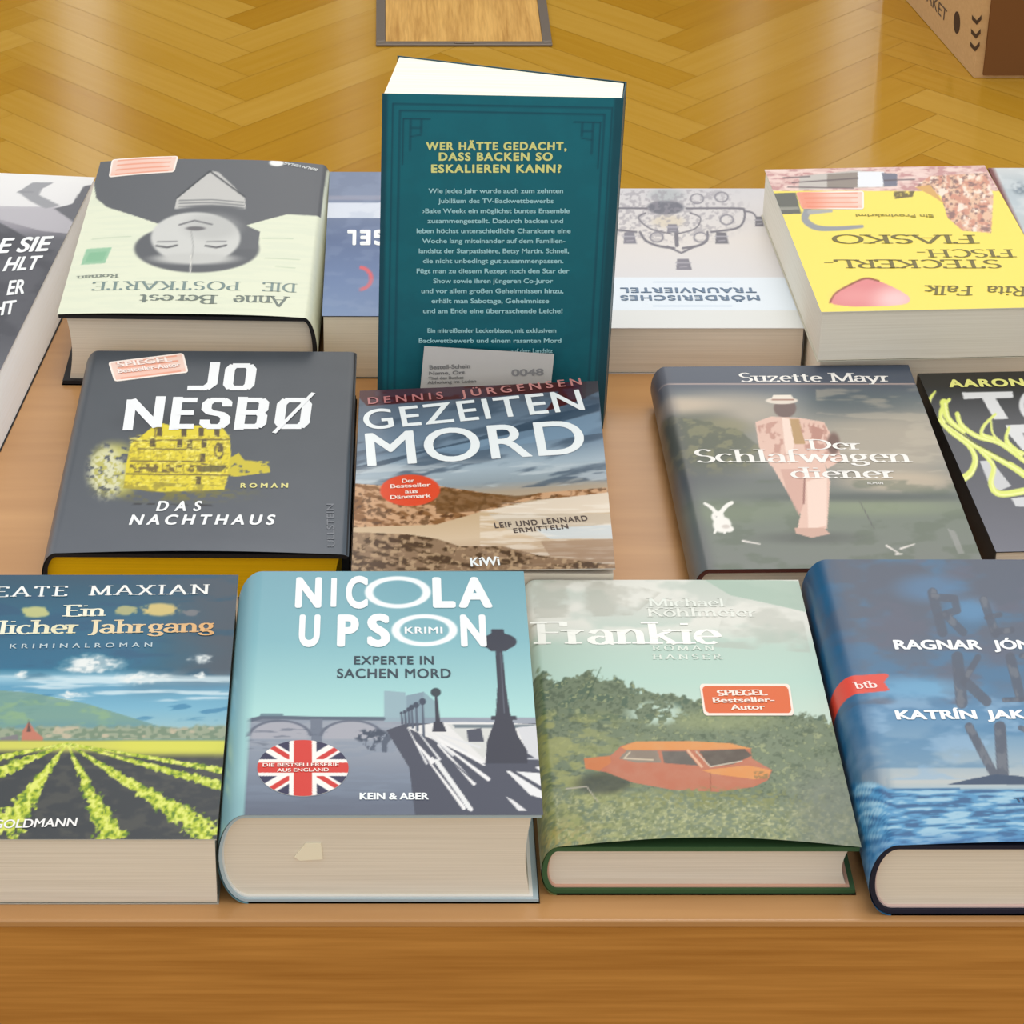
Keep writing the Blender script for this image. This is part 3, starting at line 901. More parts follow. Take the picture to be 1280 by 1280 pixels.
def paint_bridge(C, X, Y, u, v):
    z = Z(2.782, 260, 690)
    C[:] = grad(Y, [(712, (118, 168, 184)), (800, (128, 182, 194)), (890, (166, 214, 212)), (1020, (166, 214, 212))])
    put(C, (1 - sstep(296, 330, X - (Y - 714) * -.05)) * .75, (124, 172, 186))
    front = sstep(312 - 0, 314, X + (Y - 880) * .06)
    put(C, (ell(X, Y, 345, 760, 2, 2) * 0), (0, 0, 0))
    # water
    w = sstep(896, 898, Y) * front
    put(C, w, (150, 158, 172))
    put(C, w * sstep(915, 1000, Y), (112, 124, 144))
    put(C, w * sstep(.5, .62, fbm(X / 40, Y / 4, 3)) * .4, (128, 142, 162))
    put(C, w * sstep(985, 1012, Y + (X - 400) * .03) * .8, (100, 108, 126))
    # towers and distant haze
    put(C, poly(X, Y, z((612, 482), (686, 488), (686, 500), (750, 486), (752, 590), (612, 590))) * .85, (142, 168, 182))
    put(C, poly(X, Y, z((690, 500), (750, 486), (790, 520), (800, 600), (690, 600))) * .6, (120, 142, 160))
    # far bridge with arches
    put(C, line(X, Y, z((150, 585), (190, 574), (360, 578), (610, 580)), 4.5), (92, 106, 124))
    put(C, line(X, Y, z((185, 566), (258, 566)), 3), (110, 140, 152))
    put(C, poly(X, Y, z((355, 580), (398, 580), (396, 660), (360, 660))), (112, 122, 140))
    for cx in (250, 500):
        put(C, ell(X, Y, *z(cx, 640), 36, 18, .1) * (Y < z(0, 650)[1]), (164, 166, 178))
        put(C, ring(X, Y, *z(cx, 645), 39, 21, 2.2) * (Y < z(0, 640)[1]), (104, 112, 130))
    put(C, w * sstep(.6, .66, fbm(X / 30, Y / 3, 8)) * (Y < 945) * (X < 410) * .6, (96, 106, 124))
    # boats
    put(C, sstep(.45, .55, fbm(X / 5, Y / 4, 14)) * ell(X, Y, *z(570, 640), 22, 9, .2), (74, 84, 102))
    put(C, sstep(.5, .6, fbm(X / 6, Y / 12, 15)) * poly(X, Y, z((520, 650), (640, 640), (650, 700), (560, 690))), (88, 98, 116))
    # embankment wall
    dk = (78, 82, 98)
    put(C, poly(X, Y, z((620, 620), (690, 596), (1180, 596), (1180, 915), (720, 915), (700, 750))), dk)
    put(C, poly(X, Y, z((690, 610), (800, 592), (960, 592), (1180, 600), (1180, 640), (960, 735))), (222, 222, 222))
    put(C, poly(X, Y, z((830, 598), (980, 600), (1000, 640), (960, 720))), (206, 208, 206))
    put(C, poly(X, Y, z((850, 600), (1160, 600), (1165, 612), (860, 612))), (110, 124, 134))
    put(C, poly(X, Y, z((900, 620), (950, 612), (960, 660), (905, 660))), dk)
    for k in range(5):
        a = 735 + k * 12
        put(C, line(X, Y, z((a - 40 + k * 18, 612 + k * 6), (760 + k * 46, 735 - k * 14)), 1.2, 3), (214, 216, 220))
    for p in (((780, 715), (915, 895)), ((770, 730), (890, 890)), ((800, 670), (925, 805)), ((810, 665), (975, 790)), ((720, 660), (780, 730)), ((800, 650), (960, 736)), ((745, 690), (770, 720))):
        put(C, line(X, Y, z(*p), 2, 5), (230, 230, 232))
    put(C, poly(X, Y, z((780, 720), (800, 720), (912, 878), (908, 902))), (224, 226, 228))
    put(C, line(X, Y, z((770, 660), (930, 800)), 1, 2), dk)
    put(C, poly(X, Y, z((1075, 610), (1165, 600), (1170, 735), (1110, 700))), (206, 208, 214))
    put(C, poly(X, Y, z((1030, 755), (1172, 745), (1172, 860), (1120, 845))), (226, 227, 230))
    put(C, line(X, Y, z((1040, 750), (1172, 830)), 3, 5), dk)
    put(C, poly(X, Y, z((1035, 850), (1060, 862), (1110, 900), (1080, 900))), (222, 222, 226))
    put(C, line(X, Y, z((980, 716), (1172, 720)), 2), (190, 194, 204))
    # lamps in a row
    for k, (lx, top, bot) in enumerate(((672, 560, 596), (684, 556, 598), (697, 548, 604), (708, 540, 610), (724, 532, 620), (746, 520, 640))):
        put(C, line(X, Y, z((lx, top), (lx + 4, bot)), 2.0, 3.2), (84, 94, 112))
        put(C, ell(X, Y, *z(lx, top), 1.8 + k * .5, 1.8 + k * .5), (70, 80, 98))
    dk2 = (62, 66, 80)
    put(C, line(X, Y, z((792, 490), (800, 600)), 3.2, 6), dk2)
    put(C, ell(X, Y, *z(792, 488), 6.5, 5.5), (50, 74, 82))
    put(C, poly(X, Y, z((785, 590), (815, 590), (830, 625), (780, 625))), dk2)
    # great lamp post
    put(C, ell(X, Y, *z(1012, 312), 22, 10.5, .05), dk2)
    put(C, poly(X, Y, z((960, 300), (985, 282), (985, 268), (1028, 268), (1030, 282), (1064, 304), (1070, 318), (1036, 345), (985, 345), (955, 320))), dk2)
    put(C, poly(X, Y, z((1000, 345), (1024, 345), (1036, 470), (1050, 560), (1078, 640), (1110, 690), (1112, 735), (965, 735), (970, 660), (1000, 580), (1006, 470))), dk2)
    put(C, poly(X, Y, z((985, 570), (1072, 570), (1074, 584), (985, 584))), dk2)
    put(C, line(X, Y, z((1016, 350), (1030, 560)), 1.2), (98, 104, 118))
    put(C, poly(X, Y, z((950, 735), (1115, 735), (1170, 770), (1030, 760))), dk)
    # darker fold of the jacket at the spine
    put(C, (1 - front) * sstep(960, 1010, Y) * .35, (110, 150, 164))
zB = Z(2.782, 260, 690)
WHT = (238, 244, 246)
def mk(b, s, x0, x1, yb, yt, col=WHT, **k):
    return (s, b(x0, yb), b(x1, yb), (yb - yt) / 2.782, col, k)
br_words = [mk(zB, s, a, b, yb, yt, bold=bd) for s, a, b, yb, yt, bd in (
    ('N', 302, 394, 190, 92, .05), ('I', 426, 446, 190, 92, .02), ('C', 478, 556, 192, 88, .045), ('L', 782, 862, 190, 92, .05), ('A', 872, 990, 190, 92, .05),
    ('U', 314, 388, 325, 222, .05), ('P', 448, 524, 325, 222, .05), ('S', 553, 634, 325, 220, .05), ('N', 880, 970, 325, 222, .05))]
br_words += [mk(zB, 'KRIMI', 684, 816, 284, 262, bold=.03, gap=1.1), mk(zB, 'EXPERTE IN', 508, 785, 391, 363, (40, 78, 90), bold=.02, gap=1.1),
             mk(zB, 'SACHEN MORD', 448, 845, 438, 407, (40, 78, 90), bold=.02, gap=1.1), mk(zB, 'KEIN & ABER', 527, 768, 861, 839, bold=.04)]
_pb = paint_bridge
def paint_bridge2(C, X, Y, u, v):
    _pb(C, X, Y, u, v)
    put(C, ring(X, Y, *zB(660, 140), 36, 17.5, 4.6), WHT)
    put(C, ring(X, Y, *zB(753, 272), 36, 17.5, 4.6), WHT)
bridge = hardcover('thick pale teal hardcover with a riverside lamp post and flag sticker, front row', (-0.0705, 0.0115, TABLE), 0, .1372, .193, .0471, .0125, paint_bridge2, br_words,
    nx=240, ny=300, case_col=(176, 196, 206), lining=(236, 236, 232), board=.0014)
def paint_flag(C, X, Y, u, v):
    U, W = u * 2 - 1, v * 2 - 1
    C[:] = (50, 62, 92)
    for s_ in (-1, 1):
        d = np.abs(W - s_ * U) / 1.414
        put(C, 1 - sstep(.17, .21, d), (240, 236, 232))
        put(C, 1 - sstep(.055, .085, np.abs(W - s_ * U + s_ * .06) / 1.414), (214, 62, 48))
    put(C, np.maximum(1 - sstep(.29, .31, np.abs(U)), 1 - sstep(.29, .31, np.abs(W))), (240, 236, 232))
    put(C, np.maximum(1 - sstep(.19, .21, np.abs(U)), 1 - sstep(.17, .19, np.abs(W))), (218, 66, 48))
def disc_patch(book, name, cx, cy, rx, ry, paint, words=(), label=None, up=.00035):
    """a round sticker: fan grid over the measured ellipse"""
    sh = book['sheet']
    s = Sheet(book['root'], sh.O, sh.ex, sh.ey, sh.W, sh.L, sh.lift, sh.haze)
    o = sh.loc(cx, cy)
    a1, b1 = sh.loc(cx + rx, cy) - o, sh.loc(cx, cy - ry) - o
    rr, th = np.meshgrid(np.linspace(0.001, 1, 70), np.linspace(0, 2 * math.pi, 241))
    u, v = rr * np.cos(th), rr * np.sin(th)
    A, B = o[0] + u * a1[0] + v * b1[0], o[1] + u * a1[1] + v * b1[1]
    s.grid(A, B, s.place(A, B, up), lambda C, X, Y, U, V: paint(C, X, Y, (u + 1) / 2, (v + 1) / 2), aa=False)
    n = 241
    ea, eb = A[:, -1], B[:, -1]
    s.add(np.concatenate([s.place(ea, eb, up), s.place(ea, eb, 0)]), [(i, i + n, i + n + 1, i + 1) for i in range(n - 1)], np.tile(albedo((230, 228, 222)), (2 * n, 1)), False)
    for w in words:
        kw = dict(w[5]) if len(w) > 5 else {}
        kw['up'] = up + .00012
        s.write(*w[:5], **kw)
    return s.build(name, M_PRINT, book['root'], label)
disc_patch(bridge, 'sticker', *zB(330, 752), 57, 34.5, paint_flag, [
    ('DIE BESTSELLERSERIE', zB(190, 750), zB(455, 748), 4.2, (250, 236, 228), dict(bold=.02)),
    ('AUS ENGLAND', zB(240, 768), zB(420, 766), 4.2, (250, 236, 228), dict(bold=.02))], 'round red, white and blue flag sticker')
# small cream tab stuck on the page ends
def page_tab(book, x, z, w, h):
    a = [( -w / 2, -h * .3), (-w * .1, h * .5), (w * .45, h * .5), (w * .5, -h * .42), (-w * .3, -h * .5)]
    n, y0 = len(a), book['inset'] - .0008
    V = [(x + p, y0, z + q) for p, q in a] + [(x + p, y0 + .0007, z + q) for p, q in a]
    MB().add(V, [tuple(range(n))[::-1], tuple(range(n, 2 * n))] + [(i, (i + 1) % n, (i + 1) % n + n, i + n) for i in range(n)]).build('page_tab', m_tab, book['root'])['label'] = 'small cream tab on the page ends'
m_tab, _, _ = principled('cream_tab', (250, 244, 220), 0.6)
page_tab(bridge, .0385, .0255, .012, .009)

def paint_car(C, X, Y, u, v):
    z = Z(2.783, 640, 700)
    C[:] = grad(Y, [(723, (186, 198, 188)), (760, (204, 208, 200)), (800, (180, 204, 192)), (850, (178, 210, 198)), (890, (190, 214, 200))])
    cl = fbm(X / 60, Y / 24, 2)
    put(C, sstep(.42, .62, cl) * (1 - sstep(775, 815, Y)) * .9, (222, 222, 214))
    put(C, poly(X, Y, z((60, 70), (330, 60), (520, 110), (420, 190), (80, 200))) * sstep(.35, .6, fbm(X / 30, Y / 16, 4)) * .5, (172, 172, 160))
    put(C, poly(X, Y, z((660, 60), (1000, 70), (1030, 180), (900, 150), (760, 120))) * .8, (160, 186, 170))
    put(C, poly(X, Y, z((750, 130), (920, 150), (1010, 190), (1040, 320), (700, 300))) * sstep(.3, .6, fbm(X / 40, Y / 14, 5)) * .5, (176, 180, 170))
    # brush and trees
    edge = np.interp(X, [655, 672, 700, 728, 748, 775, 800, 840, 870, 1000, 1030, 1080], [850, 836, 852, 838, 842, 846, 862, 866, 872, 892, 896, 914]) + (fbm(X / 7, Y / 7, 6) - .5) * 26
    b = sstep(-2, 3, Y - edge)
    g = fbm(X / 11, Y / 8, 7, 5)
    g2 = fbm(X / 4, Y / 3.2, 9, 3)
    put(C, b, (112, 128, 102))
    put(C, b * sstep(.5, .62, g2), (88, 104, 82))
    put(C, b * sstep(.5, .62, g) * (Y < 900) * .75, (74, 98, 82))
    put(C, b * sstep(.56, .66, g2) * sstep(.4, .6, g) * .9, (152, 162, 118))
    warm = b * sstep(880, 900, Y) * (1 - sstep(700, 860, X - (Y - 960) * .4))
    put(C, warm * sstep(.42, .6, fbm(X / 16, Y / 6, 12)) * .75, (160, 164, 96))
    put(C, b * ell(X, Y, 900, 900, 70, 12, .5) * .6, (150, 160, 112))
    put(C, sstep(.48, .56, fbm(X / 9, Y / 6, 14)) * ell(X, Y, *z(500, 530), 34, 14, .4), (176, 200, 184))
    low = sstep(990, 1010, Y + (X - 860) * -.06)
    put(C, low * sstep(.42, .56, g2) * .7, (158, 164, 112))
    put(C, low * sstep(.55, .68, fbm(X / 6, Y / 4, 16)) * .8, (112, 124, 84))
    put(C, low * sstep(.62, .7, fbm(X / 3, Y / 3, 18)) * .6, (198, 198, 150))
    put(C, b * sstep(960, 1030, X) * sstep(930, 1000, Y) * .6, (124, 130, 122))
    put(C, sstep(1012, 1050, Y) * (1 - sstep(690, 770, X)) * sstep(.45, .6, g2) * .7, (176, 158, 96))
    put(C, ell(X, Y, *z(320, 780), 34, 14, .4) * .85, (66, 72, 62))
    put(C, line(X, Y, z((190, 795), (260, 790), (300, 850)), 2, 1), (176, 170, 156))
    put(C, line(X, Y, z((260, 480), (310, 370)), 1.6, .6), (70, 92, 72))
    # the wreck
    red, org = (192, 112, 84), (222, 144, 78)
    put(C, poly(X, Y, z((250, 690), (340, 682), (380, 645), (430, 630), (620, 628), (760, 636), (830, 655), (835, 690), (870, 712), (905, 732), (890, 770), (840, 798), (720, 820), (560, 812), (420, 780), (330, 740), (255, 725))), red)
    put(C, poly(X, Y, z((660, 735), (820, 716), (900, 732), (890, 762), (840, 768), (700, 750))), org)
    put(C, poly(X, Y, z((378, 650), (430, 630), (620, 628), (760, 636), (835, 655), (615, 660), (400, 660))), org)
    put(C, poly(X, Y, z((250, 688), (340, 680), (345, 705), (300, 735), (255, 722))), (206, 120, 70))
    put(C, poly(X, Y, z((372, 690), (400, 660), (505, 662), (520, 706), (430, 705))), (140, 126, 112))
    put(C, poly(X, Y, z((520, 664), (605, 664), (648, 718), (530, 708))), (104, 98, 92))
    put(C, poly(X, Y, z((650, 664), (810, 656), (835, 680), (770, 712), (690, 722))), (96, 86, 78))
    put(C, line(X, Y, z((612, 662), (660, 722)), 3), (226, 178, 146))
    put(C, line(X, Y, z((640, 665), (690, 722), (800, 700)), 1.6), (206, 196, 176))
    put(C, line(X, Y, z((410, 668), (390, 690), (490, 696)), 2), (204, 186, 160))
    put(C, line(X, Y, z((690, 745), (690, 815)), 1), (150, 78, 58))
    put(C, poly(X, Y, z((840, 738), (890, 738), (890, 765), (845, 770))) * sstep(.4, .6, g2), (150, 120, 76))
    put(C, sstep(.5, .6, fbm(X / 5, Y / 4, 23)) * sstep(985, 998, Y + (fbm(X / 9, Y / 9, 24) - .5) * 16 + (X - 880) * .03) * ell(X, Y, 880, 1000, 120, 16, .5), (132, 138, 84))
    put(C, (fbm(X / 14, Y / 10, 25) - .35) * sstep(880, 930, Y) * .25, (200, 200, 180))
zC = Z(2.783, 640, 700)
car = hardcover('green jacketed hardcover with an abandoned orange car in bushes, front row', (0.0670, 0.0173, TABLE), 0, .1357, .2135, .0258, .007, paint_car, [
    mk(zC, 'Michael', 472, 742, 160, 130, (226, 232, 224), font='serif', w=.13, t=.06, sw=.28),
    mk(zC, 'Köhlmeier', 470, 850, 195, 164, (228, 232, 224), font='serif', w=.13, t=.06, sw=.28),
    mk(zC, 'Frankie', 68, 736, 290, 214, (244, 246, 240), font='serif', w=.155, t=.07, sw=.32),
    mk(zC, 'ROMAN', 487, 706, 313, 296, (222, 232, 222), font='serif', w=.15, t=.08, gap=.3),
    mk(zC, 'HANSER', 490, 735, 343, 327, (222, 232, 222), font='serif', w=.15, t=.08, gap=.3)],
    nx=240, ny=290, case_col=(60, 96, 60), lining=(222, 176, 154), lift=lambda u, v: .0052 * np.sin(np.pi * np.clip((u - .04) / .96, 0, 1)) ** 1.0 * np.exp(-(v / .2) ** 2))
def bordered(col, bcol, k=.05, kv=.14):
    def f(C, X, Y, u, v):
        C[:] = bcol
        cut = .05 * (1 - np.sqrt(1 - np.clip(1 - (np.minimum(v, 1 - v) - kv * .7) / .16, 0, 1) ** 2))
        put(C, ((u > k + cut) & (u < 1 - k - cut) & (v > kv * .7) & (v < 1 - kv * .7)).astype(float), col)
    return f
patch(car, 'sticker', [zC(668, 540), zC(982, 540), zC(966, 430), zC(652, 430)], nx=110, ny=50, paint=bordered((226, 104, 46), (244, 226, 214), .02, .1), words=[
    ('SPIEGEL', zC(715, 472), zC(890, 470), 6.5, (252, 232, 220), dict(font='serif', w=.22, t=.12)),
    ('Bestseller-', zC(700, 497), zC(915, 495), 6.5, (252, 232, 220), dict(bold=.03)),
    ('Autor', zC(762, 522), zC(882, 520), 6.5, (252, 232, 220), dict(bold=.03))], label='orange rectangular sticker with a white border')

def paint_sea(C, X, Y, u, v):
    z = Z(2.723, 980, 680)
    C[:] = grad(Y, [(698, (92, 100, 116)), (790, (94, 104, 122)), (850, (88, 114, 142)), (890, (88, 138, 180)), (930, (124, 160, 188)), (978, (182, 188, 188)), (990, (150, 178, 194)), (1060, (72, 130, 182))])
    put(C, sstep(.42, .66, fbm(X / 60, Y / 24, 3)) * (Y < 960) * .55, (72, 126, 170))
    put(C, sstep(.5, .7, fbm(X / 42, Y / 16, 6)) * sstep(830, 880, Y) * (Y < 975) * .6, (140, 176, 208))
    put(C, sstep(.52, .7, fbm(X / 50, Y / 20, 16)) * (Y < 880) * .7, (100, 104, 122))
    put(C, ell(X, Y, *z(500, 150), 40, 16, .6) * .6, (88, 136, 182))
    put(C, ell(X, Y, *z(640, 225), 24, 14, .6) * .6, (96, 150, 196))
    put(C, ell(X, Y, *z(460, 490), 60, 12, .7) * .7, (108, 170, 210))
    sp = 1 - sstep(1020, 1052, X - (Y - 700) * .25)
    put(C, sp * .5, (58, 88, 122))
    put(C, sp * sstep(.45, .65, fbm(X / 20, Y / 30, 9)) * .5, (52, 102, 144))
    yw = Y + np.clip(1110 - X, 0, 120) * .55
    w = sstep(984, 988, yw + (X > 1200) * -2)
    put(C, w, (82, 148, 196))
    wn = fbm(X / 26 + Y / 60, yw / 3.6, 12)
    put(C, w * sstep(.5, .64, wn), (150, 192, 216))
    put(C, w * sstep(.54, .66, 1 - wn), (54, 102, 148))
    put(C, w * sstep(1036, 1058, yw) * .5, (70, 120, 176))
    g = fbm(X / 10, Y / 14, 20)
    def big(pts, wd, a=.85):
        put(C, line(X, Y, z(*pts), wd / 2.723) * a, (88, 96, 112))
        put(C, line(X, Y, z(*pts), wd / 2.723 * .8) * sstep(.5, .65, g) * .6, (120, 126, 136))
    big(((505, 165), (540, 300)), 34); big(((505, 180), (580, 185), (590, 225), (530, 245)), 26); big(((550, 240), (610, 300)), 28)
    big(((680, 190), (720, 305)), 30); big(((690, 250), (735, 240)), 18); big(((715, 300), (775, 292)), 22)
    big(((590, 385), (605, 540)), 40); big(((660, 385), (610, 470)), 22); big(((620, 470), (690, 535)), 34)
    big(((770, 385), (805, 520)), 34); big(((750, 530), (817, 528)), 16)
    big(((630, 622), (715, 785)), 30, .95); big(((735, 622), (745, 785)), 40, .95); big(((810, 380), (870, 380)), 20); big(((805, 625), (840, 640)), 18)
    put(C, poly(X, Y, z((555, 820), (640, 800), (720, 785), (790, 790), (860, 800), (860, 822))), (66, 84, 110))
    tb_ = poly(X, Y, z((-300, 452), (262, 446), (345, 440), (358, 447), (340, 470), (360, 496), (345, 500), (262, 508), (-300, 518)))
    put(C, tb_, (228, 84, 72))
zS = Z(2.723, 980, 680)
WH2 = (242, 246, 248)
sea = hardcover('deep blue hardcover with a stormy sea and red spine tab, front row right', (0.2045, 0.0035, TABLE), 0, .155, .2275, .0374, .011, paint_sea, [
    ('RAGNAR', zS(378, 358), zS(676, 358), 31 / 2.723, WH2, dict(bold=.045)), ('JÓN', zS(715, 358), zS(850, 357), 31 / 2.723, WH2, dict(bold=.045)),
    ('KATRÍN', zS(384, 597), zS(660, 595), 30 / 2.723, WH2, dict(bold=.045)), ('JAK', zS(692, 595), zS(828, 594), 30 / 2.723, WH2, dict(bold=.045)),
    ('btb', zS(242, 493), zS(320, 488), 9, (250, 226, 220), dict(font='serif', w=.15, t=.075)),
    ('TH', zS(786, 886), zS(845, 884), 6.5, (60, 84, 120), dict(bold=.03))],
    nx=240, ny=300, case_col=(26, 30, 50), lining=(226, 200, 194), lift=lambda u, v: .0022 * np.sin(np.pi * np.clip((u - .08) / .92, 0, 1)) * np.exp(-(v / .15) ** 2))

# ------------------------------------------------------------------ middle row
def paint_house(C, X, Y, u, v):
    z = Z(2.783, 0, 400)
    C[:] = grad(Y, [(437, (80, 86, 93)), (560, (86, 92, 99)), (692, (98, 104, 113))])
    put(C, fbm(X / 30, Y / 20, 2) * .12, (120, 124, 132))
    n = fbm(X / 7, Y / 5, 5)
    put(C, ell(X, Y, *z(640, 350), 62, 14, .9) * .55, (60, 62, 66))
    put(C, ell(X, Y, *z(620, 600), 70, 10, .8) * sstep(.4, .6, fbm(X / 10, Y / 4, 3)) * .8, (128, 122, 56))
    yl = (226, 208, 48)
    put(C, ell(X, Y, *z(400, 520), 32, 32, .3) * sstep(.34, .46, n), (190, 186, 96))
    put(C, ell(X, Y, *z(370, 530), 22, 30, .4) * sstep(.45, .55, fbm(X / 4, Y / 4, 8)), (214, 214, 176))
    put(C, poly(X, Y, z((455, 430), (490, 405), (530, 372), (560, 358), (590, 366), (770, 368), (800, 410), (805, 500), (780, 590), (560, 598), (430, 585), (440, 500))), yl)
    put(C, poly(X, Y, z((800, 480), (830, 462), (850, 488), (935, 492), (940, 530), (820, 545), (790, 540))) * sstep(.3, .42, n), (206, 190, 52))
    dk = (104, 92, 30)
    for a in (((480, 448), (690, 450)), ((455, 490), (700, 492)), ((440, 535), (800, 540)), ((700, 500), (790, 515)), ((540, 372), (540, 440)), ((470, 420), (800, 415))):
        put(C, line(X, Y, z(*a), 2.0) * .8, dk)
    for wx, wy in ((530, 428), (625, 430), (660, 432), (710, 430), (705, 480), (690, 560), (555, 390), (640, 392), (700, 390), (755, 392), (765, 445)):
        put(C, poly(X, Y, z((wx - 9, wy - 16), (wx + 9, wy - 16), (wx + 9, wy + 14), (wx - 9, wy + 14))), (96, 84, 34))
    put(C, ring(X, Y, *z(762, 455), 5, 9, 1.8), dk)
    fac = poly(X, Y, z((450, 400), (800, 400), (790, 580), (450, 580)))
    put(C, fac * sstep(.56, .64, fbm(X / 3, Y / 2.2, 41)) * .55, (150, 132, 40))
    put(C, fac * sstep(.6, .68, fbm(X / 5, Y / 2, 42)) * .7, (246, 236, 120))
    for k in range(14):
        put(C, line(X, Y, z((470 + k * 24, 500), (470 + k * 24, 530)), 1.0) * .7, (120, 104, 36))
        put(C, line(X, Y, z((480 + k * 22, 452), (480 + k * 22, 488)), .7) * .5, (150, 132, 40))
    put(C, poly(X, Y, z((680, 510), (790, 505), (770, 528), (690, 528))) * .8, (92, 86, 60))
    put(C, poly(X, Y, z((440, 500), (700, 505), (700, 530), (440, 530))) * sstep(.5, .6, fbm(X / 5, Y / 3, 9)), (120, 104, 36))
    put(C, poly(X, Y, z((560, 600), (430, 585), (430, 560), (780, 575), (780, 600))) * sstep(.4, .55, n) * .7, (150, 138, 50))
    put(C, line(X, Y, z((440, 640), (560, 640), (740, 645)), 2) * sstep(.45, .6, fbm(X / 9, Y / 3, 10)), (60, 62, 66))
zH = Z(2.783, 0, 400)
def block(x0, x1, y0, y1, *strokes):
    # heavy block capital drawn in a box, leaning a little to the right
    out = []
    for k, st in enumerate(strokes):
        pts = [(x0 + (x1 - x0) * p + (y1 - y0) * (q - .5) * .14, y1 - (y1 - y0) * q) for p, q in st]
        out.append(([zH(*p) for p in pts], 12.5, (236, 240, 244), .00024 + k * .00004))
    return out
RND = [(.15, .0), (0, .16), (0, .84), (.15, 1), (.85, 1), (1, .84), (1, .16), (.85, 0), (.15, 0)]
house_letters = (block(662, 742, 158, 238, [(1, 1.1), (1, .2), (.75, 0), (.0, 0)]) + block(797, 872, 160, 238, RND)
    + block(452, 552, 280, 372, [(0, -.12), (0, 1)], [(0, 1.0), (1, 0)], [(1, 0), (1, 1.12)])
    + block(612, 676, 280, 372, [(0, -.1), (0, 1.1)], [(0, 1), (1, 1)], [(0, .52), (.9, .52)], [(0, 0), (1, 0)])
    + block(716, 786, 280, 372, [(1, .78), (1, .92), (.8, 1), (.2, 1), (0, .86), (0, .66), (.2, .54), (.8, .46), (1, .34), (1, .14), (.8, 0), (.2, 0), (0, .12), (0, .24)])
    + block(838, 914, 280, 372, [(0, -.1), (0, 1.1)], [(0, 1), (.85, 1), (1, .9), (1, .64), (.85, .53), (0, .53)], [(.85, .53), (1, .4), (1, .12), (.85, 0), (0, 0)])
    + block(976, 1064, 280, 372, RND) + [([zH(954, 394), zH(1090, 256)], 5.5, (236, 240, 244), .0004)])
house = hardcover('dark grey hardcover with a burning yellow house and yellow page edges, behind the vineyard book', (-0.1700, 0.249, TABLE), R(-.6), .1526, .2165, .030, .008, paint_house, [
    
    mk(zH, 'ROMAN', 836, 1002, 584, 569, (224, 218, 140), bold=.05, gap=1.7),
    mk(zH, 'DAS', 542, 696, 665, 631, WH2, bold=.035, slant=.1, gap=1.9), mk(zH, 'NACHTHAUS', 448, 952, 714, 679, WH2, bold=.035, slant=.1, gap=1.5),
    ('ULLSTEIN', zH(1164, 792), zH(1160, 640), 9, (124, 128, 136), dict(bold=.02))],
    nx=240, ny=240, strokes=house_letters, pages=M_YELLOW, case_col=(24, 24, 28), fore_drop=.0012, lift=lambda u, v: .0018 * np.sin(np.pi * np.clip((u - .06) / .94, 0, 1)) * np.exp(-(v / .1) ** 2))
def paint_red(C, X, Y, u, v):
    C[:] = (240, 208, 194)  # pale base has the glare over the orange sticker painted in
    put(C, sstep(.35, .65, noise(u * 3, v * 2, 4)) * .4, (244, 176, 154))
    put(C, ((np.abs((v * 4) % 1 - .5) < .16) & (u > .1) & (u < .9)).astype(float) * .75, (236, 150, 122))
    put(C, ((u < .03) | (u > .97) | (v < .08) | (v > .92)).astype(float), (248, 236, 228))
patch(house, 'sticker', [zH(398, 216), zH(656, 184), zH(638, 116), zH(376, 148)], paint_red, [
    ('SPIEGEL', zH(410, 166), zH(600, 146), 6, (250, 236, 230), dict(bold=.03)), ('Bestseller-Autor', zH(412, 188), zH(630, 164), 5.5, (250, 236, 230), dict(bold=.03))], label='pale orange rectangular sticker')

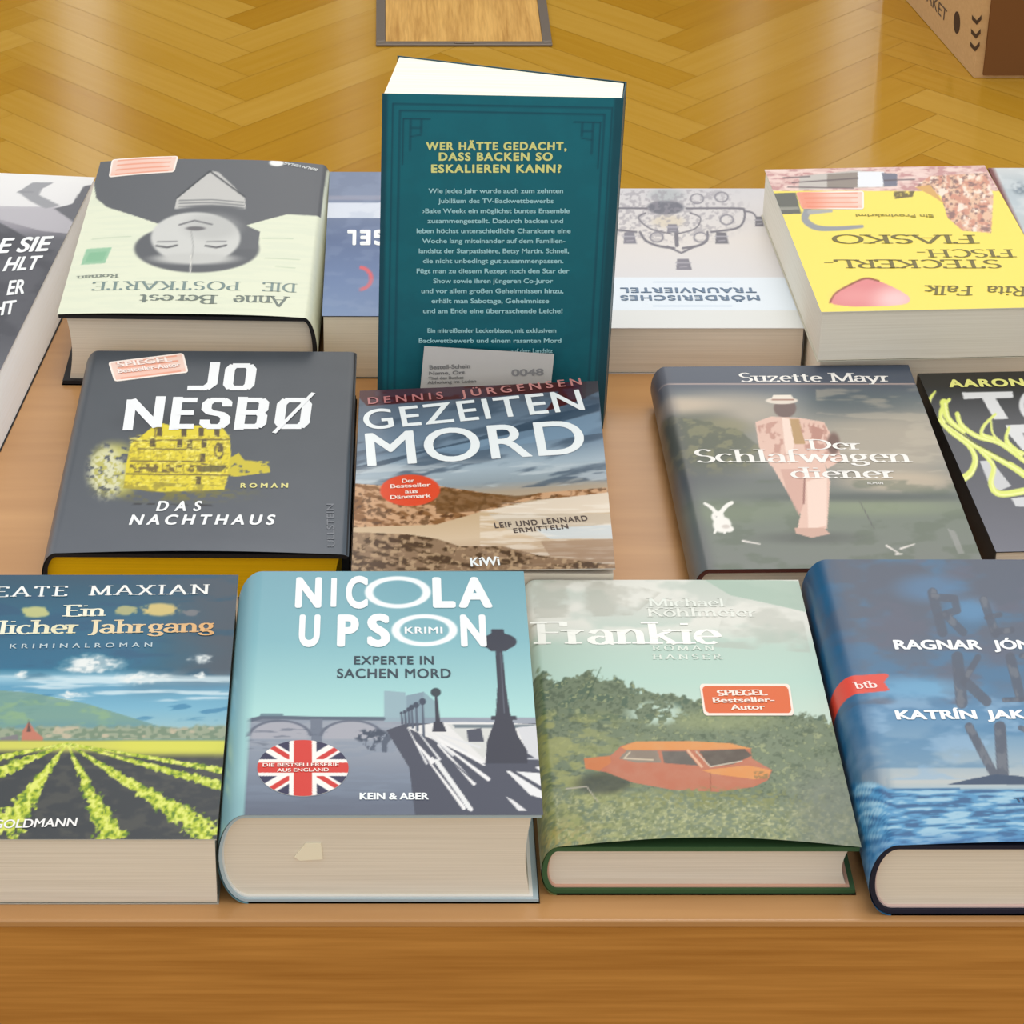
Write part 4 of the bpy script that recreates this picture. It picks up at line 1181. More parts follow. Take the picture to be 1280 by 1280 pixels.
def paint_tide(C, X, Y, u, v):
    z = Z(3.37, 420, 420)
    C[:] = grad(Y + (X - 600) * .06, [(480, (98, 106, 118)), (520, (110, 126, 144)), (560, (126, 146, 166)), (585, (168, 184, 196)), (604, (150, 162, 170)), (616, (176, 160, 140)), (640, (202, 174, 138)), (670, (214, 190, 160)), (700, (178, 150, 124)), (716, (146, 118, 94))])
    sk = (Y + (X - 600) * .05 < 612)
    put(C, sk * sstep(.46, .64, fbm(X / 60, (Y + X * .2) / 12, 4)) * .7, (84, 96, 112))
    put(C, sk * poly(X, Y, z((80, 545), (560, 440), (900, 345), (1110, 300), (1110, 330), (860, 395), (400, 480), (90, 575))) * .7, (74, 86, 102))
    put(C, sk * poly(X, Y, z((400, 480), (860, 395), (1110, 335), (1120, 420), (700, 470), (500, 500))) * .6, (130, 158, 184))
    put(C, sk * sstep(.5, .66, fbm(X / 44, (Y + X * .08) / 5, 8)) * sstep(570, 586, Y) * .7, (196, 206, 212))
    put(C, poly(X, Y, z((70, 225), (1060, 175), (1050, 280), (880, 330), (940, 250), (130, 290))) * .85, (92, 44, 48))
    put(C, sstep(.5, .6, fbm(X / 30, Y / 10, 3)) * (Y < 505) * .5, (92, 96, 106))
    put(C, poly(X, Y, z((1020, 180), (1110, 170), (1115, 250), (1040, 280))) * .8, (90, 84, 86))
    # dunes and water
    d = sstep(600, 606, Y + (X - 440) * -.0)
    n = fbm(X / 14, (Y - X * .18) / 5, 6)
    hill = poly(X, Y, z((70, 615), (200, 625), (440, 630), (760, 680), (860, 660), (1140, 640), (1150, 665), (820, 690), (600, 740), (420, 790), (70, 800)))
    put(C, hill, (206, 162, 124))
    put(C, hill * sstep(.46, .6, n), (146, 104, 70))
    put(C, hill * sstep(.55, .68, fbm(X / 6, Y / 4, 7)) * .7, (96, 70, 50))
    put(C, poly(X, Y, z((420, 640), (760, 672), (860, 665), (600, 735), (420, 745))) * .7, (120, 88, 60))
    put(C, poly(X, Y, z((620, 735), (860, 690), (1150, 660), (1160, 740), (760, 750))) * .85, (228, 214, 196))
    put(C, poly(X, Y, z((640, 745), (1160, 745), (1165, 830), (860, 850), (720, 810))) * .6, (200, 190, 176))
    put(C, poly(X, Y, z((840, 810), (1165, 790), (1170, 850), (900, 850))) * .8, (206, 216, 222))
    put(C, sstep(.55, .66, fbm(X / 50, Y / 3, 19)) * (Y > 628) * (X > 600) * .5, (240, 232, 220))
    low = poly(X, Y, z((70, 820), (300, 830), (430, 850), (520, 880), (700, 880), (860, 920), (1180, 960), (1180, 1010), (60, 1010)))
    put(C, low * .8, (138, 110, 86))
    put(C, low * sstep(.48, .6, n), (96, 76, 58))
    put(C, low * sstep(.55, .65, fbm(X / 5, Y / 4, 10)) * .8, (190, 160, 126))
    put(C, poly(X, Y, z((860, 860), (1175, 850), (1178, 940), (900, 920))) * .6, (160, 130, 106))
    put(C, ell(X, Y, *z(312, 646), 37.5, 19.5, .04), (232, 88, 62))
zG = Z(3.37, 420, 420)
def mkg(s, a, b, h, col, **k):
    return (s, zG(*a), zG(*b), h / 3.37, col, k)
tide = paperback('paperback with a sand dune coast under dark clouds, before the upright teal book', (-0.0160, 0.2335, TABLE), R(-.9), .1290, .1790, .029, paint_tide, [
    mkg('DENNIS', (135, 284), (452, 268), 28, (196, 128, 128), bold=.02, gap=1.5), mkg('JÜRGENSEN', (528, 264), (1036, 226), 28, (206, 140, 136), bold=.02, gap=1.5),
    mkg('GEZEITEN', (122, 392), (1048, 326), 84, WHT, bold=.012, gap=1.12), mkg('MORD', (132, 543), (1058, 500), 138, WHT, bold=.012, gap=1.05),
    mkg('LEIF UND LENNARD', (670, 806), (1062, 776), 22, (104, 92, 88), bold=.02, gap=1.15), mkg('ERMITTELN', (750, 826), (980, 808), 19, (104, 92, 88), bold=.02, gap=1.15),
    mkg('KiWi', (568, 966), (692, 960), 36, WHT, bold=.03),
    mkg('Der', (278, 616), (330, 614), 16, (252, 226, 214), bold=.03), mkg('Bestseller', (228, 638), (400, 632), 16, (252, 226, 214), bold=.03),
    mkg('aus', (290, 660), (345, 658), 16, (252, 226, 214), bold=.03), mkg('Dänemark', (228, 684), (400, 677), 16, (252, 226, 214), bold=.03)],
    nx=230, ny=230, edge=(222, 214, 204), spine_col=(110, 120, 130), tilt=(.0030, .0040), lift=lambda u, v: .0042 * u * v ** 1.5)

def paint_sleep(C, X, Y, u, v):
    z = Z(2.56, 780, 430)
    C[:] = grad(Y, [(455, (94, 102, 116)), (478, (90, 98, 112)), (500, (116, 126, 130)), (540, (150, 148, 138)), (580, (140, 142, 136)), (600, (112, 118, 116)), (640, (118, 128, 116)), (700, (122, 128, 122))])
    dv = sstep(478, 480, Y)
    n = fbm(X / 40, Y / 14, 4)
    put(C, dv * ell(X, Y, *z(320, 210), 90, 20, .6) * .75, (190, 176, 158))
    put(C, dv * ell(X, Y, *z(830, 330), 90, 46, .6) * .7, (176, 164, 146))
    put(C, dv * ell(X, Y, *z(900, 440), 70, 12, .6) * .7, (206, 186, 160))
    put(C, dv * ell(X, Y, *z(740, 190), 70, 16, .7) * .6, (92, 104, 112))
    put(C, dv * ell(X, Y, *z(230, 290), 56, 30, .5) * .8, (98, 104, 92))
    put(C, dv * ell(X, Y, *z(310, 265), 34, 10, .6) * .7, (152, 146, 112))
    put(C, dv * ell(X, Y, *z(200, 400), 60, 26, .6) * .7, (92, 98, 100))
    hl = sstep(0, 3, Y - np.interp(X, [820, 845, 880, 930, 960], [512, 520, 524, 540, 566]) - (fbm(X / 8, Y / 8, 44) - .5) * 8) * (1 - sstep(930, 965, X)) * (1 - sstep(575, 600, Y))
    put(C, dv * hl * .75, (98, 104, 88))
    put(C, dv * hl * sstep(.5, .62, fbm(X / 12, Y / 6, 45)) * .7, (140, 138, 104))
    put(C, dv * ell(X, Y, *z(170, 195), 50, 9, .7) * .8, (206, 188, 166))
    put(C, dv * sstep(.5, .66, fbm(X / 50, Y / 8, 46)) * (Y < 590) * (X > 1020) * .5, (186, 176, 158))
    put(C, dv * sstep(.5, .66, n) * (Y > 600) * .5, (98, 110, 94))
    put(C, dv * ell(X, Y, *z(800, 520), 100, 10, .8) * .7, (140, 152, 122))
    put(C, dv * ell(X, Y, *z(330, 540), 70, 12, .8) * .6, (130, 142, 118))
    put(C, dv * ell(X, Y, *z(800, 490), 130, 5, .8) * .7, (84, 92, 92))
    put(C, dv * ell(X, Y, *z(600, 620), 60, 7, .7) * .6, (88, 92, 90))
    put(C, line(X, Y, z((100, 128), (930, 128)), 1.3), (196, 172, 164))
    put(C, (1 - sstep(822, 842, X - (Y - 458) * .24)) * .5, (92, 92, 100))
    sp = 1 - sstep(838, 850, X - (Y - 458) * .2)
    # figure in a pale pink suit
    pk, dp, lt = (226, 188, 172), (188, 136, 122), (240, 214, 200)
    put(C, ell(X, Y, *z(515, 205), 14, 12, .1), (118, 98, 94))
    put(C, ell(X, Y, *z(505, 181), 20, 4.5, .1), (226, 214, 200))
    put(C, poly(X, Y, z((470, 178), (478, 163), (535, 163), (545, 180))), (232, 222, 208))
    put(C, line(X, Y, z((474, 178), (542, 178)), 2), (168, 128, 112))
    put(C, poly(X, Y, z((420, 250), (470, 232), (560, 236), (640, 250), (668, 300), (700, 370), (650, 400), (640, 380), (470, 390), (455, 370), (432, 330))), pk)
    put(C, poly(X, Y, z((512, 240), (560, 240), (580, 320), (530, 320))), (186, 150, 104))
    put(C, poly(X, Y, z((505, 235), (530, 240), (545, 320), (530, 390), (515, 330))), lt)
    put(C, poly(X, Y, z((600, 260), (640, 275), (630, 310), (600, 300))), dp)
    put(C, sstep(.5, .62, fbm(X / 6, Y / 8, 14)) * poly(X, Y, z((425, 260), (500, 245), (520, 380), (470, 385))) * .7, dp)
    put(C, sstep(.48, .6, fbm(X / 6, Y / 8, 15)) * poly(X, Y, z((560, 250), (640, 255), (690, 370), (590, 380))) * .8, dp)
    put(C, poly(X, Y, z((470, 385), (640, 380), (660, 440), (650, 590), (590, 605), (555, 590), (565, 545), (520, 470))), pk)
    put(C, poly(X, Y, z((500, 400), (570, 400), (580, 500), (560, 550), (525, 480))) * .8, (208, 162, 148))
    put(C, poly(X, Y, z((585, 440), (650, 420), (648, 580), (590, 596))) * .8, lt)
    put(C, line(X, Y, z((578, 430), (575, 510)), 2), (150, 104, 96))
    put(C, poly(X, Y, z((545, 588), (640, 588), (660, 608), (600, 620), (550, 606))), (206, 166, 150))
    put(C, ell(X, Y, *z(670, 320), 8, 14, .3), (120, 92, 84))
    put(C, line(X, Y, z((755, 505), (800, 590)), .9), (92, 92, 92))
    # white rabbit, feathers
    wt = (236, 234, 228)
    put(C, ell(X, Y, *z(314, 578), 11.5, 10, .15), wt)
    put(C, ell(X, Y, *z(300, 552), 8, 7, .15), wt)
    put(C, ell(X, Y, *z(336, 592), 6, 4, .2), wt)
    put(C, line(X, Y, z((296, 592), (290, 604)), 4, 3), wt)
    put(C, line(X, Y, z((324, 592), (322, 604)), 4, 3), wt)
    put(C, ell(X, Y, *z(296, 550), 1.4, 1.2, .2), (90, 80, 80))
    put(C, line(X, Y, smooth(z((298, 545), (280, 524), (258, 510))), 5.5, 3), wt)
    put(C, line(X, Y, smooth(z((306, 545), (326, 520), (345, 508))), 6, 4.5), wt)
    put(C, ell(X, Y, *z(326, 584), 5, 2.5, .4) * .6, (190, 176, 168))
    for a in (((380, 630), (435, 640)), ((840, 645), (880, 670)), ((885, 655), (930, 640)), ((870, 672), (890, 672))):
        put(C, line(X, Y, z(*a), 2.6, 1.4), (220, 214, 208))
    put(C, poly(X, Y, z((1035, 590), (1060, 600), (1090, 670), (1070, 672))) * .5, (170, 168, 168))
zL = Z(2.56, 780, 430)
def mkl(s, x0, x1, yb, yt, col=(240, 238, 234), **k):
    return (s, zL(x0, yb), zL(x1, yb), (yb - yt) / 2.56, col, k)
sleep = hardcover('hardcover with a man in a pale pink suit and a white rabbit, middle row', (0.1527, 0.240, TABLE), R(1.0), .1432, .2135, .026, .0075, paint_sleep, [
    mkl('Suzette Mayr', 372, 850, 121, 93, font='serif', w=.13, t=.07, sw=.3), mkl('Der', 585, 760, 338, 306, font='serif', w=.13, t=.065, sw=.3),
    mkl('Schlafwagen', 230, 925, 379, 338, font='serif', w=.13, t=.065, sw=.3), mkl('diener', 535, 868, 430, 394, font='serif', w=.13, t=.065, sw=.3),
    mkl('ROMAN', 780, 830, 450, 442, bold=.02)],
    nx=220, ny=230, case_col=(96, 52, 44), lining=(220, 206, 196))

def paint_green(C, X, Y, u, v):
    z = Z(3.556, 980, 360)
    C[:] = grad(Y, [(468, (60, 62, 60)), (500, (82, 84, 88)), (600, (98, 100, 108)), (692, (118, 120, 132))])
    gl = (214, 216, 218)
    put(C, poly(X, Y, z((790, 464), (1015, 460), (1020, 488), (940, 490), (998, 582), (935, 584), (880, 490), (800, 494))), gl)
    put(C, ring(X, Y, *z(1110, 520), 15, 16, 6), gl)
    put(C, poly(X, Y, z((985, 610), (1080, 605), (1085, 640), (1060, 645), (1100, 720), (1060, 720), (1000, 650))), gl)
    put(C, poly(X, Y, z((870, 770), (920, 765), (1010, 880), (960, 900), (915, 880))), (200, 202, 206))
    put(C, poly(X, Y, z((1010, 935), (1100, 925), (1100, 975), (1030, 970))), (206, 208, 212))
    yg = (222, 232, 116)
    for p, a, b in ((((735, 495), (700, 540), (705, 590), (770, 640), (850, 700), (930, 745), (1010, 790), (1070, 830)), 4, 9), (((680, 580), (740, 640), (820, 700), (850, 760), (830, 820), (790, 850)), 3, 10),
                    (((770, 560), (790, 610), (860, 660), (960, 690), (1070, 770)), 6, 6), (((940, 560), (890, 610), (880, 650), (930, 670)), 3, 6), (((640, 520), (650, 490), (672, 460)), 6, 2),
                    (((870, 720), (930, 790), (920, 870), (960, 915), (1080, 900)), 5, 9), (((1000, 620), (990, 680), (1050, 740)), 3, 8), (((710, 510), (730, 580), (800, 640)), 10, 4), (((920, 590), (930, 650), (990, 700), (1080, 740)), 2, 4)):
        put(C, line(X, Y, smooth(z(*p)), a, b), yg)
        put(C, line(X, Y, smooth(z(*[(q[0] + 6, q[1] + 4) for q in p])), a * .25, b * .25) * .6, (246, 246, 190))
    put(C, line(X, Y, z((720, 600), (850, 690), (1000, 770)), 1.6), (88, 92, 60))
zA = Z(3.556, 980, 360)
green = paperback('black paperback with pale green smoke swirls over grey letters, middle row at the right edge', (0.3037, 0.2549, TABLE), R(2.5), .125, .189, .027, paint_green, [
    ('AARON', zA(735, 441), zA(1075, 436), 34 / 3.556, (226, 226, 130), dict(bold=.05, gap=1.15))], nx=190, ny=200, edge=(60, 60, 62), spine_col=(18, 18, 20), haze=.06)

# ------------------------------------------------------------------ back row, facing the other side
def paint_post(C, X, Y, u, v):
    z = Z(3.657, 90, 180)
    C[:] = (226, 232, 208)
    put(C, sstep(.5, .62, fbm(X / 50, Y / 3, 2)) * .12, (190, 206, 190))
    dk = (100, 104, 110)
    put(C, poly(X, Y, z((100, -40), (1300, -40), (1170, 100), (1140, 318), (985, 318), (800, 372), (640, 420), (390, 365), (160, 285), (110, 240), (90, 100))), dk)
    put(C, poly(X, Y, z((640, 130), (670, 135), (790, 245), (795, 300), (620, 320), (470, 300), (480, 245))), (196, 196, 194))
    put(C, line(X, Y, z((480, 250), (630, 130), (790, 245)), 2), (74, 78, 84))
    for k in range(4):
        put(C, line(X, Y, z((490, 262 + k * 13), (640, 258 + k * 13), (785, 270 + k * 13)), 1.4), (128, 132, 134))
    put(C, ell(X, Y, *z(640, 330), 52, 13, .2), dk)
    put(C, ell(X, Y, *z(570, 478), 78, 30, .04), (98, 102, 108))
    put(C, poly(X, Y, z((700, 330), (860, 400), (850, 480), (740, 480))), (104, 108, 114))
    put(C, ell(X, Y, *z(565, 430), 56, 31.5, .05), (206, 208, 206))
    put(C, ell(X, Y, *z(640, 380), 34, 16, .4) * .5, (176, 178, 178))
    put(C, ell(X, Y, *z(560, 525), 50, 7, .4), (198, 200, 198))
    put(C, line(X, Y, z((490, 372), (560, 352), (640, 370)), 2), (120, 122, 126))
    put(C, ell(X, Y, *z(565, 388), 12, 2.6, .3), (112, 112, 116))
    for ex_ in (435, 660):
        put(C, line(X, Y, z((ex_ - 50, 466), (ex_, 474), (ex_ + 45, 464)), 2.4), (104, 106, 110))
        put(C, line(X, Y, z((ex_ - 45, 448), (ex_ + 45, 446)), 1.6), (140, 142, 144))
    put(C, line(X, Y, z((545, 400), (555, 470), (540, 590)), 1.4), (166, 168, 168))
    put(C, line(X, Y, z((545, 510), (540, 590)), 1.6), (220, 220, 214))
    put(C, poly(X, Y, z((66, 472), (182, 470), (150, 542), (40, 544))), (152, 200, 166))
    put(C, poly(X, Y, z((80, 490), (160, 488), (140, 530), (60, 532))) * .5, (120, 182, 142))
    for a in (((90, 428), (270, 422)), ((870, 430), (1010, 428)), ((880, 520), (1040, 520)), ((930, 555), (1020, 560))):
        put(C, line(X, Y, z(*a), 1) * .6, (170, 190, 160))
    put(C, ell(X, Y, *z(935, 90), 9, 4, .2), (240, 242, 240))
zP = Z(3.657, 90, 180)
post = hardcover('pale green hardcover with an upside-down black and white portrait of a woman, back row', (-0.1835, 0.4805, TABLE), R(-1.7), .1460, .2115, .0450, .0075, paint_post, [
    ('Anne', zP(997, 692), zP(738, 692), 12.5, (120, 132, 126), dict(font='serif', w=.14, t=.05)), ('Berest', zP(668, 692), zP(310, 690), 10.5, (120, 132, 126), dict(font='serif', w=.14, t=.05)),
    ('DIE', zP(1030, 632), zP(872, 631), 10.5, (128, 150, 148), dict(font='serif', w=.14, t=.04, gap=.06)), ('POSTKARTE', zP(775, 630), zP(95, 627), 10.5, (128, 150, 148), dict(font='serif', w=.14, t=.04, gap=.08)),
    ('Roman', zP(215, 592), zP(20, 597), 4.5, (140, 150, 140), dict(font='serif')),
    ('BERLIN VERLAG', zP(1125, 106), zP(975, 86), 3.6, (236, 240, 240), dict(bold=.02))], nx=200, ny=170, spine='R', case_col=(34, 34, 38), pages=M_CREAM, lift=lambda u, v: (.0026 * (1 - np.abs(2 * np.clip(u / .94, 0, 1) - 1) ** 3)) * (.55 + .45 * np.clip(v, 0, 1) ** 2))
patch(post, 'sticker', [zP(167, 150), zP(468, 136), zP(487, 64), zP(182, 68)], paint_red, label='pale orange rectangular sticker')

def paint_blue(C, X, Y, u, v):
    z = Z(2.667, 0, 180)
    C[:] = grad(Y, [(214, (120, 134, 164)), (250, (124, 138, 166)), (300, (92, 112, 152)), (345, (104, 128, 172)), (395, (120, 144, 184))])
    put(C, ((Y > z(0, 195)[1]) & (Y < z(0, 246)[1])).astype(float), (212, 220, 234))
    put(C, ((Y > z(0, 172)[1]) & (Y < z(0, 186)[1])).astype(float) * .6, (160, 158, 176))
    put(C, ring(X, Y, *z(1195, 448), 16, 14, 4) * (X > z(1200, 0)[0]), (226, 96, 104))
    put(C, sstep(.5, .65, fbm(X / 20, Y / 9, 3)) * .2, (150, 166, 196))
zN = Z(2.667, 0, 180)
blue = paperback('blue paperback with upside-down white lettering, half hidden left of the upright teal book', (-0.0350, 0.4886, TABLE), R(-.3), .125, .1995, .0399, paint_blue, [
    ('L', zN(1188, 290), zN(1158, 290), 17, WH2, dict(bold=.06)), ('E', zN(1236, 290), zN(1200, 290), 17, WH2, dict(bold=.06)), ('G', zN(1290, 290), zN(1246, 290), 17, WH2, dict(bold=.06))],
    nx=120, ny=140, edge=(40, 44, 56), spine='R', spine_col=(90, 110, 150))

def paint_chand(C, X, Y, u, v):
    z = Z(4.571, 740, 220)
    C[:] = grad(Y, [(236, (206, 204, 208)), (300, (222, 216, 212)), (346, (218, 216, 218)), (410, (226, 228, 232))])
    b = ((Y > z(0, 580)[1]) & (Y < z(0, 768)[1])).astype(float)
    put(C, b, (226, 236, 246))
    put(C, (Y > z(0, 768)[1]).astype(float), (222, 224, 222))
    gy = (120, 118, 128)
    cx = 425
    ax_ = lambda q: 425 + (q - 180) * .3
    def sym(pts, w0, w1=None, col=gy):
        put(C, line(X, Y, smooth(z(*pts)), w0, w1), col)
        put(C, line(X, Y, smooth(z(*[(2 * ax_(q) - a, q) for a, q in pts])), w0, w1), col)
    put(C, ell(X, Y, *z(420, 180), 23, 9, .15), (112, 114, 126))
    put(C, ell(X, Y, *z(425, 110), 22, 8, .4) * .7, (168, 176, 180))
    put(C, ell(X, Y, *z(435, 260), 20, 8, .4) * .6, (214, 200, 172))
    n = sstep(.52, .6, fbm(X / 4, Y / 3, 5))
    put(C, n * ((Y < z(0, 380)[1]) & (Y > z(0, 80)[1])) * ell(X, Y, *z(425, 200), 92, 40, .3) * .55, (150, 146, 156))
    sym(((540, 185), (830, 185), (870, 200), (865, 260), (820, 300), (680, 320)), 2.6)
    sym(((870, 200), (920, 212), (945, 250)), 2.2)
    sym(((660, 320), (655, 370), (600, 400), (520, 412)), 3.0)
    sym(((560, 210), (620, 240), (590, 300), (490, 330)), 1.8)
    put(C, line(X, Y, z((480, 300), (485, 395)), 5), gy)
    put(C, line(X, Y, z((430, 402), (510, 440), (590, 402)), 2.4), gy)
    for a, q, rx, ry in ((740, 355, 9, 8), (955, 260, 6, 7), (525, 505, 10, 8), (462, 300, 8, 6)):
        for aa, cc in ((a, (118, 116, 126)), (2 * ax_(q) - a, (132, 130, 142))):
            w_ = rx * 4.57
            put(C, poly(X, Y, z((aa - w_ * .75, q - ry * 4), (aa + w_ * .6, q - ry * 4), (aa + w_, q + ry * 4), (aa - w_ * .85, q + ry * 4))), cc)
            put(C, line(X, Y, z((aa - w_ * .9, q - ry * 1.2), (aa + w_ * .9, q - ry * 1.2)), 1.4), (176, 174, 184))
            put(C, line(X, Y, z((aa - w_ * .4, q + ry * 2), (aa + w_ * .5, q + ry * 1.6)), 1.2), (164, 162, 172))
    for a, q in ((770, 250), (620, 350), (370, 350), (740, 120), (600, 130)):
        put(C, ring(X, Y, *z(a, q), 8, 6, 1.5), (140, 138, 148))
    for yy in (606, 742):
        put(C, line(X, Y, z((350, yy), (800, yy)), .9) * .7, (150, 176, 206))
zK = Z(4.571, 740, 220)
chand = paperback('pale grey paperback with an upside-down chandelier drawing, right of the upright teal book', (0.1175, 0.4945, TABLE), 0, .1215, .192, .0293, paint_chand, [
    ('MÖRDERISCHES', zK(955, 684), zK(160, 684), 6.2, (106, 130, 158), dict(bold=.035, gap=1.15)), ('TRAUNVIERTEL', zK(935, 640), zK(160, 640), 6.2, (106, 130, 158), dict(bold=.035, gap=1.15))],
    nx=190, ny=160, edge=(246, 246, 246), spine='R', spine_col=(226, 226, 226), haze=.05)

def paint_fish(C, X, Y, u, v):
    z = Z(3.657, 930, 190)
    C[:] = (248, 226, 96)
    top = (Y < z(0, 178)[1]).astype(float)
    put(C, top, (222, 186, 180))
    put(C, top * ((fbm(X / 6, Y / 3, 2) > .5) * .8), (196, 140, 140))
    put(C, top * sstep(.52, .6, fbm(X / 18, Y / 2.4, 3)) * .8, (240, 214, 206))
    put(C, poly(X, Y, z((255, 110), (500, 85), (640, 90), (640, 160), (250, 172))), (196, 190, 184))
    put(C, poly(X, Y, z((380, 100), (520, 92), (520, 160), (380, 165))), (150, 140, 132))
    put(C, poly(X, Y, z((520, 90), (640, 90), (635, 158), (520, 160))), (232, 236, 244))
    put(C, poly(X, Y, z((630, 95), (700, 100), (700, 155), (640, 158))), (120, 122, 140))
    for a in (((180, 118), (300, 112)), ((220, 140), (520, 120)), ((200, 160), (500, 165)), ((640, 130), (780, 125))):
        put(C, line(X, Y, z(*a), 1.6) * .8, (96, 84, 88))
    hair = poly(X, Y, z((780, 160), (850, 110), (1110, 95), (1140, 200), (1130, 370), (1000, 360), (930, 300), (900, 200)))
    put(C, hair, (232, 190, 160))
    put(C, hair * sstep(.46, .58, fbm(X / 5, Y / 6, 6)), (214, 150, 128))
    put(C, hair * sstep(.55, .65, fbm(X / 4, Y / 3, 7)), (150, 116, 112))
    put(C, hair * sstep(.6, .7, fbm(X / 6, Y / 6, 8)), (246, 224, 208))
    put(C, poly(X, Y, z((780, 160), (850, 150), (920, 240), (860, 200))), (220, 170, 100))
    put(C, poly(X, Y, z((128, 190), (236, 185), (262, 282), (165, 285))), (104, 106, 100))
    put(C, poly(X, Y, z((160, 252), (250, 250), (255, 262), (166, 266))), (150, 150, 140))
    put(C, line(X, Y, smooth(z((290, 270), (280, 310), (330, 345), (420, 350), (540, 340))), 10, 4), (150, 154, 160))
    put(C, line(X, Y, z((300, 275), (400, 270)), 6, 3), (170, 172, 172))
    put(C, poly(X, Y, z((680, 180), (780, 178), (770, 205), (690, 214))) * sstep(.35, .5, fbm(X / 4, Y / 4, 9)), (120, 106, 70))
    zf = Z(2.37, 740, 180)
    h = poly(X, Y, smooth(zf((702, 464), (726, 440), (770, 414), (812, 398), (860, 410), (915, 436), (942, 458), (918, 476), (800, 482), (722, 476), (702, 464))))
    put(C, h, (228, 136, 138))
    put(C, h * ell(X, Y, *zf(900, 460), 26, 14, .8), (246, 196, 196))
    put(C, line(X, Y, smooth(zf((705, 470), (722, 442), (770, 414), (812, 398), (850, 406))), 2.2), (150, 84, 60))
    put(C, ell(X, Y, *zf(780, 450), 22, 8, .8) * .5, (238, 160, 160))
zF = Z(3.657, 930, 190)
zF2 = Z(2.37, 740, 180)
BR = (122, 112, 56)
def fish_words(dy=0):
    return [('FIASKO', zF(1062, 380), zF(395, 380), 11.5, BR, dict(font='serif', w=.13, t=.06)),
            ('FISCH-', zF(1232, 446), zF(785, 447), 10.5, BR, dict(font='serif', w=.13, t=.06)),
            ('STECKERL-', zF(1166, 494), zF(362, 494), 11, BR, dict(font='serif', w=.13, t=.06)),
            ('Rita', zF2(1290, 424), zF2(1170, 422), 12, BR, dict(font='serif', w=.13, t=.07, slant=.2)), ('Falk', zF2(1130, 422), zF2(985, 420), 12, BR, dict(font='serif', w=.13, t=.07, slant=.2)),
            ('Ein Provinzkrimi', zF2(1010, 210), zF2(780, 208), 3.6, (170, 156, 70), dict(bold=.02))]
def make_fish(label, z0, words, paint, group, nx, ny, x=.2405, y=.4527, rz=R(2.7), T=.031):
    return paperback(label, (x, y, TABLE + z0), rz, .1352, .1925, T, paint, words, nx=nx, ny=ny, edge=(236, 232, 216), pages=M_WHITE,
                     spine='R', spine_col=(240, 220, 110), back_col=(228, 224, 206), haze=.05, group=group)
def paint_plain_yellow(C, X, Y, u, v):
    C[:] = (244, 222, 96)
lower = make_fish('lower of the two stacked yellow paperbacks, mostly hidden beneath the other', 0.0, [], paint_plain_yellow, 'books on the display table', 20, 20, x=.2425, y=.4570, T=.0290)
fish = make_fish('bright yellow paperback with a pink heart and upside-down lettering, top of its stack', 0.0295, fish_words(), paint_fish, 'books on the display table', 190, 160)
patch(fish, 'sticker', [zF(265, 262), zF(548, 264), zF(548, 180), zF(236, 186)], lambda C, X, Y, u, v: (paint_red(C, X, Y, u, v), put(C, (1 - sstep(.1, .6, u)) * .7, (238, 130, 100))), label='pale orange rectangular sticker')

def paint_left(C, X, Y, u, v):
    z = Z(2.667, 0, 180)
    C[:] = grad(Y, [(212, (236, 236, 236)), (258, (228, 228, 230)), (262, (176, 174, 182)), (285, (150, 148, 158)), (300, (104, 106, 114)), (420, (92, 94, 102)), (520, (132, 134, 142))])
    d = poly(X, Y, z((-40, 270), (0, 262), (70, 300), (140, 345), (205, 360), (160, 460), (60, 640), (-60, 640)))
    put(C, d * .9, (84, 86, 94))
    put(C, d * sstep(.45, .65, fbm(X / 30, Y / 20, 3)) * .4, (112, 114, 122))
    put(C, poly(X, Y, z((-40, 206), (210, 210), (262, 232), (240, 300), (140, 290), (0, 252), (-40, 250))) * .9, (188, 186, 194))
    put(C, poly(X, Y, z((60, 160), (110, 128), (180, 128), (140, 150), (130, 170), (200, 205), (150, 215), (100, 190))), (160, 162, 168))
    put(C, poly(X, Y, z((180, 215), (240, 200), (280, 140), (310, 135), (262, 250), (250, 300), (245, 260))), (112, 114, 122))
    put(C, line(X, Y, z((60, 160), (110, 160)), 2), (150, 152, 158))
zW = Z(2.667, 0, 180)
left = paperback('grey and white paperback with bold italic capitals, back row at the left edge', (-0.4150, 0.4265, TABLE), R(-6.5), .200, .300, .030, paint_left, [
    ('E SIE', zW(-14, 364), zW(158, 356), 47 / 2.667, WH2, dict(bold=.035, slant=.22)), ('HLT', zW(8, 424), zW(124, 418), 44 / 2.667, WH2, dict(bold=.035, slant=.22)),
    ('ER', zW(22, 504), zW(80, 498), 46 / 2.667, WH2, dict(bold=.035, slant=.22)), ('HT', zW(-24, 574), zW(48, 566), 44 / 2.667, WH2, dict(bold=.035, slant=.22))],
    nx=190, ny=220, edge=(240, 240, 240), pages=M_EDGE, fan=.007, spine_col=(150, 150, 155), back_col=(30, 30, 34))

def paint_right(C, X, Y, u, v):
    z = Z(3.657, 930, 190)
    C[:] = grad(Y, [(210, (206, 210, 212)), (230, (176, 190, 198)), (260, (186, 200, 210)), (330, (204, 210, 214))])
    put(C, sstep(.5, .66, fbm(X / 16, Y / 6, 3)) * .5, (214, 220, 224))
    put(C, sstep(.5, .6, fbm(X / 5, Y / 4, 4)) * ell(X, Y, *z(1270, 165), 12, 8, .4), (120, 136, 150))
    put(C, 1 - sstep(.02, .028, u), (122, 44, 38))
right = paperback('pale blue-grey book with a dark red edge, back row at the right edge', (0.3838, 0.513, TABLE), 0, .128, .2035, .030, paint_right, [], nx=80, ny=100,
    edge=(120, 40, 36), spine_col=(110, 34, 30))

